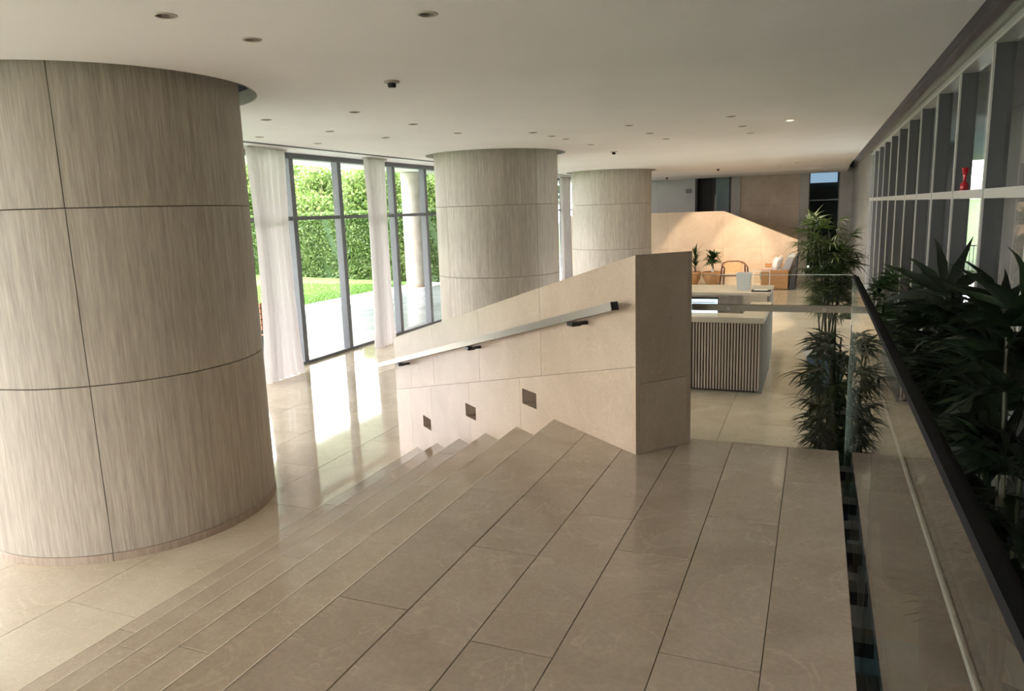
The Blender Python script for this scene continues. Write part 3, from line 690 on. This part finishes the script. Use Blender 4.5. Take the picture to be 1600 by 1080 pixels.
for x in (-3.2, -1.1): MB().box(x-.03, x+.03, 11.1, 11.16, FL, -.401).build('leg', MT['slatback'], dk, off=do)
# monitors
def monitor(x, label):
    t = thing('computer_monitor', label, 'monitor', (x*.965, 10.9, -.3595)); o_ = (0,0,0)
    MB().box(-.26, .26, -.012, .02, .10, .40).build('casing', MT['black'], t, bevel=.004)
    MB().box(-.25, .25, -.0135, -.0125, .125, .372).build('screen', MT['screen'], t)
    MB().box(-.235, .22, -.0150, -.0137, .318, .330).build('menu_bar', MT['screenbar'], t)
    for i, (a_, b_) in enumerate(((-.1,.12),(-.06,.15),(-.12,.05))): MB().box(a_, b_, -.0150, -.0137, .285-.02*i, .291-.02*i).build('text_line', mat('screen_text', (.2,.3,.4), .4, emit=(.35,.6,.75), es=.9), t)
    MB().box(-.02, .02, .021, .04, .01, .25).build('stand', MT['black'], t)
    MB().box(-.11, .11, -.07, .09, .0, .01).build('foot', MT['black'], t)
monitor(-1.605, 'lit computer monitor behind the reception counter, beside the stone post')
bx = thing('pen_cup', 'small blue cup on the work surface right of the monitor', 'cup', (-1.2, 10.75, -.3595))
MB().lathe([(0,0),(.035,0),(.04,.11),(.036,.11),(.032,.006),(0,.006)], 20).build('cup', mat('blue_plastic', (.03,.08,.5), .4), bx)
for i in range(3): MB().bar((.01*i-.01,.0,.01), (.02*i-.02,.01,.16), .006, .006).build('pen', MT['white'], bx)
ph = thing('desk_telephone', 'dark desk telephone on the work surface near the desk corner', 'telephone', (-1.04, 10.8, -.3595))
MB().box(-.09,.09,-.09,.09,0,.04).build('base', MT['black'], ph, bevel=.006)
MB().box(-.085,-.04,-.1,.1,.041,.075).build('handset', MT['black'], ph, bevel=.008)
MB().box(-.02,.07,-.02,.06,.0405,.044).build('keypad', MT['panelgrey'], ph)
oc = thing('wicker_tray', 'low tan tray with papers behind the reception counter', 'tray', (-1.2, 11.75, -.3595))
# shelf the tray stands on
MB().box(-1.6, -1.01, 11.52, 12.09, -.40, -.36).build('rear_shelf', MT['slatback'], dk, off=do)
MB().box(-.15,.15,-.1,.1,0,.01).build('base', MT['slat'], oc)
for a_, b_, c_, d_ in ((-.15,.15,-.1,-.09),(-.15,.15,.09,.1),(-.15,-.14,-.09,.09),(.14,.15,-.09,.09)): MB().box(a_, b_, c_, d_, .011, .08).build('side', MT['slat'], oc)
MB().box(-.13,.13,-.08,.08,.011,.05).build('paper_stack', MT['paper'], oc)
fb = thing('frosted_bin', 'frosted square container on the rear counter of the reception desk', 'container', (-1.03, 11.9, .0405))
MB().extr([(-.09,-.09,0),(.09,-.09,0),(.11,-.11,.27),(-.11,-.11,.27)], (0,.01,0)).build('front', MT['frost'], fb)
MB().extr([(-.09,.09,0),(.09,.09,0),(.11,.11,.27),(-.11,.11,.27)], (0,-.01,0)).build('back', MT['frost'], fb)
MB().extr([(-.09,-.078,0),(-.09,.078,0),(-.11,.098,.27),(-.11,-.098,.27)], (.01,0,0)).build('side', MT['frost'], fb)
MB().extr([(.09,-.078,0),(.09,.078,0),(.11,.098,.27),(.11,-.098,.27)], (-.01,0,0)).build('side', MT['frost'], fb)
MB().box(-.079,.079,-.079,.079,0,.008).build('base', MT['frost'], fb)
sh = thing('acrylic_sign_stand', 'clear acrylic sign stand on a black base at the desk corner', 'sign stand', (-.76, 11.75, .0405))
MB().box(-.14,.14,-.09,.09,0,.018).build('base', MT['black'], sh, bevel=.004)
glass_box(-.11,.11,-.005,.005,.02,.30,'clear_sheet', sh)
for a_, b_, c_, d_ in ((-.12,-.11,.02,.31),(.11,.12,.02,.31),(-.11,.11,.30,.31)): MB().box(a_, b_, -.006, .006, c_, d_).build('edge_strip', MT['white'], sh)
MB().box(-.10,.09,-.07,.07,.0185,.022).build('leaflet', MT['paper'], sh)

# ---- sofa with cushions, seen from its end
sf = thing('sofa', 'grey sofa with warm oak end panels against the lit far wall', 'sofa', (-1.0, 23.2, FL))
MB().box(-.46,.27,-.86,-.80,.02,.56).build('end_panel', MT['oak'], sf, bevel=.008)
MB().box(-.46,.27,.80,.86,.02,.62).build('end_panel', MT['oak'], sf, bevel=.008)
MB().box(-.44,.27,-.79,.79,.10,.28).build('base', MT['oak'], sf)
for y0, y1 in ((-.79,-.005),(.005,.79)):
    MB().box(-.50,.20,y0,y1,.285,.50).build('seat_cushion', MT['greyfabric'], sf, bevel=.03, smooth=True)
    MB().extr([(.06,y0,.505),(.30,y0,.505),(.44,y0,.93),(.22,y0,.93)], (0,y1-y0,0)).build('back_cushion', MT['greyfabric'], sf, bevel=.03, smooth=True)
MB().extr([(.30,-.86,.03),(.46,-.86,.03),(.50,-.86,.93),(.45,-.86,.93)], (0,1.72,0)).build('back_frame', MT['darkfabric'], sf)
for x, y in ((-.4,-.75),(.22,-.75),(-.4,.75),(.22,.75)): MB().box(x-.02,x+.02,y-.02,y+.02,0,.1).build('leg', MT['darksteel'], sf)
def cushion(x, y, z, rz, tilt, label):
    t = thing('throw_cushion', label, 'cushion', (x, y, z), rz, 'patterned cushions on the far sofa')
    b = bmesh.new(); bmesh.ops.create_grid(b, x_segments=10, y_segments=10, size=.2)
    top = list(b.verts)
    r_ = bmesh.ops.duplicate(b, geom=list(b.faces)+list(b.verts)+list(b.edges))
    for v in top: v.co.z = .07*max(0, (1-(v.co.x/.2)**4))*max(0, (1-(v.co.y/.2)**4))
    for g in r_['geom']:
        if isinstance(g, bmesh.types.BMVert): g.co.z = -.07*max(0, (1-(g.co.x/.2)**4))*max(0, (1-(g.co.y/.2)**4))
    bmesh.ops.remove_doubles(b, verts=b.verts, dist=.0005); bmesh.ops.recalc_face_normals(b, faces=b.faces)
    me = bpy.data.meshes.new('cushion_cover'); b.to_mesh(me); b.free(); o = link('cushion_cover', me, MT['cushion'], t, (0, 0, .2), smooth=True); o.rotation_euler = (0, PI/2+tilt, 0)
cushion(-1.10, 22.75, FL+.505, .3, .25, 'nearer white cushion with dark pattern on the far sofa')
cushion(-1.02, 23.45, FL+.505, -.2, .25, 'farther white cushion with dark pattern on the far sofa')
tr = thing('folded_throw', 'folded rose-coloured throw lying on the front edge of the sofa seat', 'throw', (-1.36, 22.62, FL+.50))
MB().box(-.12,.14,-.18,.18,.001,.03).build('fold', MT['pink'], tr, bevel=.01); MB().box(-.11,.13,-.17,.17,.031,.055).build('fold', MT['pink'], tr, bevel=.01)

# ---- wooden armchair
ac = thing('armchair', 'low wooden armchair with tan corded back beside the potted plants', 'chair', (-2.24, 22.72, FL), .25)
WN = MT['walnut']
for x in (-.34, .34):
    MB().tube([(x*1.05,-.30,0),(x,-.27,.42),(x*.97,-.25,.62)], [.02,.026,.02], 8).build('leg', WN, ac)
    MB().tube([(x*1.12,.34,0),(x*1.02,.27,.42),(x*.97,.20,.70)], [.02,.026,.02], 8).build('leg', WN, ac)
    MB().tube([(x*.98,-.33,.62),(x*1.02,-.1,.635),(x*1.0,.12,.67),(x*.86,.27,.73)], [.016,.026,.024,.018], 8).build('armrest', WN, ac)
    MB().bar((x,-.27,.36),(x*1.02,.28,.34),.03,.022).build('side_rail', WN, ac)
MB().bar((-.34,-.27,.38),(.34,-.27,.38),.035,.025).build('front_rail', WN, ac)
MB().bar((-.35,.27,.36),(.35,.27,.36),.035,.025).build('rear_rail', WN, ac)
MB().tube([(-.30,.27,.73),(-.15,.31,.77),(.15,.31,.77),(.30,.27,.73)], .018, 8).build('top_rail', WN, ac)
MB().extr([(-.31,-.26,.385),(.31,-.26,.385),(.31,.25,.365),(-.31,.25,.365)], (0,0,.02)).build('seat', MT['tanleather'], ac)
MB().extr([(-.27,.245,.42),(.27,.245,.42),(.28,.29,.745),(-.28,.29,.745)], (0,.015,0)).build('backrest', MT['tanleather'], ac)

# ---- blades and plants
def blade(b, L, wd, droop, yaw, pitch, base=(0,0,0), seg=5):
    """one folded, drooping strap leaf into bmesh b"""
    px, pz = 0.0, 0.0; an = pitch; prev = None; cy, sy = math.cos(yaw), math.sin(yaw)
    for i in range(seg+1):
        t = i/seg; ww = wd*(.35+1.9*t*(1-t)*1.6 if t < .5 else (1-t)**.8*2.0*.62)*.5
        ww = max(ww, .0008); q = []
        for sgn, dz in ((-1, .25*ww), (0, 0), (1, .25*ww)):
            lx, ly, lz = px, sgn*ww, pz+dz
            q.append(b.verts.new((base[0]+lx*cy-ly*sy, base[1]+lx*sy+ly*cy, base[2]+lz)))
        if prev:
            b.faces.new((prev[0], prev[1], q[1], q[0])); b.faces.new((prev[1], prev[2], q[2], q[1]))
        prev = q; px += L/seg*math.cos(an); pz += L/seg*math.sin(an); an -= droop/seg
def fan_mesh(name, nb, L, wd, m, seed, spread=1.9, stalk=.12):
    rd = random.Random(seed); b = bmesh.new()
    tipx = stalk; 
    for k in range(nb):
        u = (k+.5)/nb*2-1
        blade(b, L*(1-.25*abs(u))*rd.uniform(.85,1.1), wd*rd.uniform(.8,1.1), rd.uniform(.5,1.3), u*spread, rd.uniform(-.1,.35)-.15*abs(u), (tipx, 0, 0))
    blade(b, stalk, .012, 0, 0, 0, (0,0,0), 2)
    me = bpy.data.meshes.new(name); b.to_mesh(me); b.free(); me.materials.append(m)
    for f in me.polygons: f.use_smooth = True
    return me
FANS = [fan_mesh('frond', n, .26, .030, MT['palm'], i, 1.7) for i, n in enumerate((8, 10, 9))]
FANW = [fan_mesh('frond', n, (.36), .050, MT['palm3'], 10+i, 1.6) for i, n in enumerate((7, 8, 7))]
FANY = [fan_mesh('frond', n, .24, .022, MT['palm2'], 20+i, 1.8) for i, n in enumerate((10, 12, 11))]
def palm(x, y, z0, label, h, r, nst, fans, seed, pot=True, pot_h=.5, pot_r=.2, lo=.35, nf=11, cat='plant', name='potted_palm', group=None, lean=.06, base_r=.5, potm='bluepot', sc=(.75,1.1), lim=None):
    rd = random.Random(seed); t = thing(name, label, cat, (x, y, z0), 0, group)
    if pot:
        MB().lathe([(0,0),(pot_r*.72,0),(pot_r*.98,pot_h*.85),(pot_r,pot_h),(pot_r*.88,pot_h),(pot_r*.86,pot_h-.04),(0,pot_h-.04)], 36).build('pot', MT[potm], t, smooth=False)
        MB().lathe([(0,pot_h-.03),(pot_r*.85,pot_h-.035),(pot_r*.85,pot_h-.0395),(0,pot_h-.0395)], 24).build('soil', MT['soil'], t)
    zb = pot_h-.035 if pot else 0
    for s in range(nst):
        an = rd.uniform(0, 2*PI); br = pot_r*base_r*rd.random()
        bx_, by_ = br*math.cos(an), br*math.sin(an); H = h*rd.uniform(.72, 1.0) if s else h
        tx, ty = bx_ + rd.uniform(-lean, lean)+br*.6*math.cos(an), by_ + rd.uniform(-lean, lean)+br*.6*math.sin(an)
        MB().tube([(bx_,by_,zb),((bx_+tx)/2+.01,(by_+ty)/2,zb+(H-zb)*.5),(tx,ty,H)], [.012,.010,.006], 6).build('cane', MT['cane'], t)
        for k in range(nf):
            f = lo + (1-lo)*(k+rd.random())/nf; cx_ = bx_+(tx-bx_)*f; cy_ = by_+(ty-by_)*f
            o = link('frond', rd.choice(fans), None, t, (cx_, cy_, zb+(H-zb)*f))
            q = r*rd.uniform(*sc); az = rd.uniform(0, 2*PI); L_ = q*(.50 if fans is FANW else .40)
            if lim:
                def bad(az_):
                    xs_ = [x+cx_+L_*math.cos(az_+dz) for dz in (-.9, -.45, 0, .45, .9)]
                    lo_ = lim[0] if z0+zb+(H-zb)*f < .98 else lim[0]-.12
                    return max(0, lo_-min(xs_)) + max(0, max(xs_)-lim[1])
                az = min([rd.uniform(0, 2*PI) for _ in range(14)], key=bad)
            lift = rd.uniform(.1,.9) if fans is FANW else rd.uniform(-.25,.55)
            o.rotation_euler = (rd.uniform(-.25,.25), -lift-(.8 if k > nf-3 else 0)*rd.random(), az); o.scale = (q, q, q)
    return t
# tall palm just beyond the corner of the balustrade, standing on the lobby floor
palm(.13, 5.35, FL, 'tall potted palm standing beyond the glass corner of the landing', 1.62, .85, 7, FANS, 31, lo=.06, nf=20, pot_h=.42, pot_r=.2, sc=(.8,1.1))
# distant, yellower palm
palm(.17, 10.2, FL, 'bushy yellow-green palm near the end of the glass wall', 2.15, 1.15, 11, FANY, 32, lo=.42, nf=17, pot_h=.45, pot_r=.24, lean=.2, sc=(.8,1.15))
# row of big dark plants between balustrade and window wall
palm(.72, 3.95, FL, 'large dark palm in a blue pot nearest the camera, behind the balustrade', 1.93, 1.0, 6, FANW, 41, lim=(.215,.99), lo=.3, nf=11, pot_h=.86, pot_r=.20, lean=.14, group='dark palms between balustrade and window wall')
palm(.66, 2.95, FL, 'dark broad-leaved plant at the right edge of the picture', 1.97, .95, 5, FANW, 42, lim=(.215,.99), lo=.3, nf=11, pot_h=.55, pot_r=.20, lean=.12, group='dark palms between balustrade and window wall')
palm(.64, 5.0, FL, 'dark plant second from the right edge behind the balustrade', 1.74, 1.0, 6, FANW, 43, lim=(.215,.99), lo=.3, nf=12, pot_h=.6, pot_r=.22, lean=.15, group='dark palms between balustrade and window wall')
palm(.56, 6.1, FL, 'leafy plant behind the balustrade where the cap rail is joined', 1.82, .95, 6, FANS, 44, lim=(.215,.99), lo=.25, nf=20, pot_h=.6, pot_r=.22, lean=.15, group='dark palms between balustrade and window wall')
palm(.60, 7.4, FL, 'farthest dark plant behind the balustrade, leaves over the cap rail', 1.62, .9, 5, FANS, 45, lim=(.215,.99), lo=.25, nf=18, pot_h=.6, pot_r=.22, lean=.12, group='dark palms between balustrade and window wall')
# two planters at the far end
def bowl(x, y, label, rr, hh, m='terracotta'):
    t = thing('bowl_planter', label, 'planter', (x, y, FL))
    MB().lathe([(0,.0),(rr*.52,.0),(rr*.86,hh*.45),(rr,hh*.8),(rr*.98,hh),(rr*.9,hh),(rr*.9,hh-.05),(0,hh-.05)], 40).build('bowl', MT[m], t)
    MB().lathe([(0,hh-.04),(rr*.89,hh-.045),(rr*.89,hh-.0495),(0,hh-.0495)], 24).build('soil', MT['tanleather'], t)
    for o in t.children:
        for f in o.data.polygons: f.use_smooth = True
        o.data.set_sharp_from_angle(angle=math.radians(40))
bowl(-2.97, 23.45, 'wide tan ceramic bowl planter beside the armchair', .31, .42)
bowl(-3.60, 23.45, 'tan ceramic planter half hidden behind the stone post', .29, .42)
p1 = thing('snake_dracaena', 'tall narrow-leaved plant in the planter beside the stone post', 'plant', (-3.50, 23.45, FL+.381))
MB().tube([(0,0,0),(.01,0,.3),(.0,0,.62)], [.02,.015,.01], 6).build('stem', MT['cane'], p1)
lm = []
for i in range(4):
    b = bmesh.new(); blade(b, .34, .055, .5+.2*i, 0, 1.15-.2*i); me = bpy.data.meshes.new('leaf'); b.to_mesh(me); b.free(); me.materials.append(MT['palm']); lm.append(me)
rd = random.Random(9)
for k in range(34):
    o = link('leaf', rd.choice(lm), None, p1, (0, 0, .12+.5*k/34)); o.rotation_euler = (0, rd.uniform(-.3,.3), k*2.4); q = rd.uniform(.8,1.25); o.scale = (q, q*1.2, q)
for az, pt in ((.2,1.45),(.5,.9)):
    b = bmesh.new(); blade(b, .46, .05, .1, az, pt, (0,0,.6), 4); me = bpy.data.meshes.new('leaf'); b.to_mesh(me); b.free(); link('leaf', me, MT['palm'], p1)
p2 = thing('rubber_plant', 'round-headed leafy plant in the wide tan bowl', 'plant', (-2.97, 23.45, FL+.381))
MB().tube([(0,0,0),(.01,0,.2),(0,0,.5)], [.028,.022,.012], 6).build('stem', mat('dark_stem', (.03,.025,.02), .8), p2)
MB().lathe([(0,.0),(.045,.0),(.05,.10),(.03,.14),(0,.14)], 12).build('root_collar', MT['paper'], p2)
lm2 = []
for i in range(4):
    b = bmesh.new(); blade(b, .26, .09, .4+.25*i, 0, .95-.3*i); me = bpy.data.meshes.new('leaf'); b.to_mesh(me); b.free(); me.materials.append(MT['palm']); lm2.append(me)
for k in range(56):
    o = link('leaf', rd.choice(lm2), None, p2, (0, 0, .26+.28*k/56)); o.rotation_euler = (0, rd.uniform(-.3,.3), k*2.4); q = rd.uniform(1.1,1.6); o.scale = (q, q, q)

# ---- red vase on the transom of the right window wall
rv = thing('red_vase', 'small flared red glass vase on the window transom at right', 'vase', (1.05, 6.80, 1.4005))
MB().lathe([(0,0),(.022,0),(.030,.02),(.026,.05),(.010,.07),(.012,.10),(.026,.175),(.022,.175),(.008,.10),(.0,.10)], 20).build('vase_body', MT['red'], rv, smooth=True)
MB().lathe([(0,.0),(.034,.0),(.034,.004),(0,.004)], 20, (0,0,-.0)).build('foot', MT['red'], rv)
# door sign plate on the grey end wall
sg = thing('wall_plate', 'small dark grey plate on the grey end wall beside the door opening', 'plate', (-4.28, 26.99, 1.88))
MB().box(-.10,.10,-.012,.009,-.07,.07).build('plate', MT['darkfabric'], sg); MB().box(-.09,.09,-.0135,-.0125,-.06,.06).build('face', mat('plate_face', (.12,.12,.12), .5), sg)

# ================================================================== OUTSIDE, LEFT
ter = struct('terrace')
MB().box(-12.32, -8.17, -8, 44, FL-.3, FL-.02).build('terrace_paving', MT['terrace'], ter)
MB().box(-12.36, -12.32, -8, 44, FL-.3, FL-.05).build('drain_channel', MT['dark'], ter)
MB().box(-13.75, -12.36, -8, 44, FL-.3, FL-.02).build('path', MT['path'], ter)
MB().box(-13.2, -8.3, -8, 40, 2.80, 3.05).build('terrace_soffit', MT['ceiling'], ter)
lw = struct('lawn'); MB().box(-45, -13.75, -10, 60, FL-.3, FL-.03).build('turf', MT['lawn'], lw)
# grass blades along the near part: nobody could count them
n = 26000
gx = -13.78 - 6.0*rng.random(n)**1.2; gy = 13 + 10.2*rng.random(n)
P = np.stack([gx, gy, np.full(n, FL-.03)], 1); hh = .03+.04*rng.random(n); an = rng.random(n)*PI; ww = .008
dx = np.stack([np.cos(an)*ww, np.sin(an)*ww, np.zeros(n)], 1); ln = np.stack([rng.normal(size=n)*.015, rng.normal(size=n)*.015, hh], 1)
g = leafset('grass', np.stack([P-dx, P+dx, P+ln+dx*.2, P+ln-dx*.2], 1), leafmat('grass_blade', (.06,.15,.015), (.12,.24,.04), .7, .3)); tag(g, 'short bright green lawn grass beyond the terrace', 'grass', kind='stuff')
def hedge(x0, y0, x1, y1, h, th, label, n):
    d = Vector((x1-x0, y1-y0)); L = d.length; d.normalize(); nn = Vector((-d.y, d.x))
    t = thing('hedge', label, 'hedge', (x0, y0, FL-.03))
    b = MB(); segs = int(L/.6); 
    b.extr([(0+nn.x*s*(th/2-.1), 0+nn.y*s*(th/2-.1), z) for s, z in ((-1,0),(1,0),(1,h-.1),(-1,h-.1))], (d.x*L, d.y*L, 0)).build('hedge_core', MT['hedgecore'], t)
    u = rng.random(n)*L; k = rng.random(n); z = rng.random(n)*h
    wob = .07*np.sin(u*2.1)+.05*np.sin(u*5.3+z*3)
    s = np.where(k < .55, -1, np.where(k < .7, 1, 0)); off_ = np.where(s == 0, (rng.random(n)-.5)*th, s*(th/2+wob-.08*rng.random(n)))
    zz = np.where(s == 0, h+wob*.6-.06*rng.random(n), z)
    C = np.stack([u*d.x+off_*nn.x, u*d.y+off_*nn.y, zz+.03], 1)
    o = leafset('foliage', leaves_at(C, .07), MT['hedgeleaf'], t); o['kind'] = 'stuff'
hedge(-26.5, 28.2, -10.5, 23.9, 2.62, 1.2, 'long clipped green hedge at the back of the lawn', 60000)
hedge(-27.5, 26.6, -25.6, 12.0, 2.6, 1.2, 'clipped green hedge at the left end of the lawn', 30000)
def tree(x, y, h, r, label, n, seed):
    global rng
    rng = np.random.default_rng(seed); t = thing('garden_tree', label, 'tree', (x, y, FL-.03), 0, 'trees behind the hedge')
    MB().tube([(0,0,0),(.1,0,h*.3),(.0,.1,h*.6),(.1,.1,h*.85)], [.16,.12,.08,.03], 8).build('trunk', MT['bark'], t)
    for k in range(4):
        a_ = k*1.6+seed; MB().tube([(.05,.05,h*.4),(r*.4*math.cos(a_),r*.4*math.sin(a_),h*.6),(r*.7*math.cos(a_),r*.7*math.sin(a_),h*.75)], [.06,.04,.015], 6).build('branch', MT['bark'], t)
    nb = 26; cb = rng.normal(size=(nb, 3)); cb /= np.linalg.norm(cb, axis=1)[:, None]; cb *= (rng.random(nb)**.4)[:, None]*np.array([r*.75, r*.75, h*.33]); cb[:, 2] += h*.60
    idx = rng.integers(0, nb, n); d = rng.normal(size=(n, 3)); d /= np.linalg.norm(d, axis=1)[:, None]
    C = cb[idx] + d*(r*.38)*(rng.random(n)**.35)[:, None]
    C = C[C[:, 2] > .3]
    o = leafset('foliage', leaves_at(C, .11), MT['treeleaf'], t); o['kind'] = 'stuff'
tl = ['bright green tree behind the hedge, leftmost in the first window bay', 'bright green tree behind the hedge in the middle of the window bay', 'green tree behind the hedge beside the second curtain', 'green tree behind the hedge seen past the round outdoor column', 'tree behind the hedge hidden mostly by the curtains', 'tree behind the hedge glimpsed beside the middle column']
for i, (x, y, h, r) in enumerate(((-28.3,32.4,6.4,2.1),(-24.0,32.0,5.4,2.1),(-19.8,31.2,5.8,2.1),(-15.7,30.0,5.2,1.9),(-32.5,27.5,6.6,2.2),(-11.6,28.9,5.2,1.8))): tree(x, y, h, r, tl[i], 15000, 50+i)
bt = thing('tree_belt', 'dense belt of bright trees far behind the hedge', 'trees', (-30, 40, FL-.03)); bt['kind'] = 'stuff'
n = 60000; u = rng.random(n); C = np.stack([-18+u*38-9, 4-u*5+rng.normal(size=n)*.9, rng.random(n)*7.2*(.8+.12*np.sin(u*23)+.08*np.sin(u*51))], 1)
o = leafset('foliage', leaves_at(C, .16), MT['treeleaf'], bt); o['kind'] = 'stuff'
# outdoor round columns
for x, y, rr, lb in ((-12.9,22.4,.33,'pale round column outside on the terrace edge, nearer of the pair'), (-13.0,27.2,.33,'pale round column outside on the terrace edge, farther of the pair')):
    t = thing('terrace_column', lb, 'column', (x, y, FL-.02), 0, 'pale terrace columns')
    MB().lathe([(0,0),(rr,0),(rr,3.88),(0,3.88)], 32).build('shaft', MT['outcol'], t)
    MB().lathe([(rr+.001,0),(rr+.02,0),(rr+.02,.10),(rr+.001,.10)], 32).build('base_ring', MT['plinth'], t)
    for o in t.children:
        for f in o.data.polygons: f.use_smooth = True
        o.data.set_sharp_from_angle(angle=math.radians(40))
# outdoor chair behind the first curtain
oc2 = thing('garden_chair', 'outdoor chair with orange-brown slatted back behind the first curtain', 'chair', (-8.75, 10.35, FL-.02), 1.3)
for x, y, hh_ in ((-.24,-.24,.45),(.24,-.24,.45),(-.24,.24,1.02),(.24,.24,1.02)): MB().box(x-.018, x+.018, y-.018, y+.018, 0, hh_).build('leg', MT['black'], oc2)
for i in range(5): MB().box(-.27, .27, -.26+.105*i, -.17+.105*i, .455, .48).build('seat_slat', MT['orangewood'], oc2)
for i in range(5): MB().box(-.27, .27, .20, .219, .55+.10*i, .63+.10*i).build('back_slat', MT['orangewood'], oc2)

# ================================================================== OUTSIDE, RIGHT
tr2 = struct('terrace_right')
MB().box(1.3, 8.0, -8, 16.5, FL-.3, FL-.02).build('paving', MT['path'], tr2)
MB().box(1.3, 14.0, 16.5, 27.0, FL-.3, FL-.12).build('pool_water', MT['pool'], tr2)
MB().box(1.3, 9.0, -8, 31, 2.62, 2.8).build('terrace_soffit', MT['concrete'], tr2)
hs = MB(); hs.extr([(1.4,30,FL-.3),(1.4,60,FL-.3),(1.4,60,1.2),(1.4,30,FL-.1)], (30,0,0)).build('grass_slope', MT['hill'], tr2)
MB().box(1.4, 30, 60, 61, -1, 2.4).build('far_wall', MT['path'], tr2)
pf = thing('pool_railing', 'dark vertical-bar railing beyond the pool outside the right windows', 'railing', (4.8, 27.6, FL-.12))
MB().box(-2.5, 5, -.02, .02, 1.0, 1.04).build('top_rail', MT['darksteel'], pf); MB().box(-2.5, 5, -.02, .02, .1, .13).build('bottom_rail', MT['darksteel'], pf)
bm_ = MB().box(-.009, .009, -.009, .009, .13, 1.0).mesh('bar'); bm_.materials.append(MT['darksteel'])
for i in range(68): link('bar', bm_, None, pf, (-2.45+.11*i, 0, 0))
for i in range(5): MB().box(-2.5+1.86*i, -2.46+1.86*i, -.02, .02, 0, 1.0).build('post', MT['darksteel'], pf)
ow = struct('wall_and_light_block'); MB().box(2.6, 2.9, -9, 14.0, FL-.3, 2.62).build('concrete_wall', MT['concrete'], ow); MB().box(3.0, 3.2, 20.3, 33, FL-.3, 2.62).build('concrete_wall', MT['concrete'], ow)  # nearer wall added to block light from the right
# shrub and white post beyond the end window
palm(-.05, 28.6, FL, 'leafy plant in the dark room beyond the far end window', 1.7, 1.1, 5, FANY, 61, lo=.3, nf=9, pot_h=.4, pot_r=.2)
pp = thing('glass_screen', 'slim white-framed screen in the room beyond the end window', 'screen', (-.1, 27.6, FL))
for x in (-.12, .0): MB().box(x-.012, x+.012, -.012, .012, 0, 1.72 if x == 0 else 1.72).build('post', MT['white'], pp)
MB().box(-.108, -.012, -.01, .01, .9, .93).build('cross_rail', MT['white'], pp)
# ground far out
gd = struct('ground'); MB().box(-120, 120, -60, 160, FL-.6, FL-.31).build('earth', MT['hill'], gd)
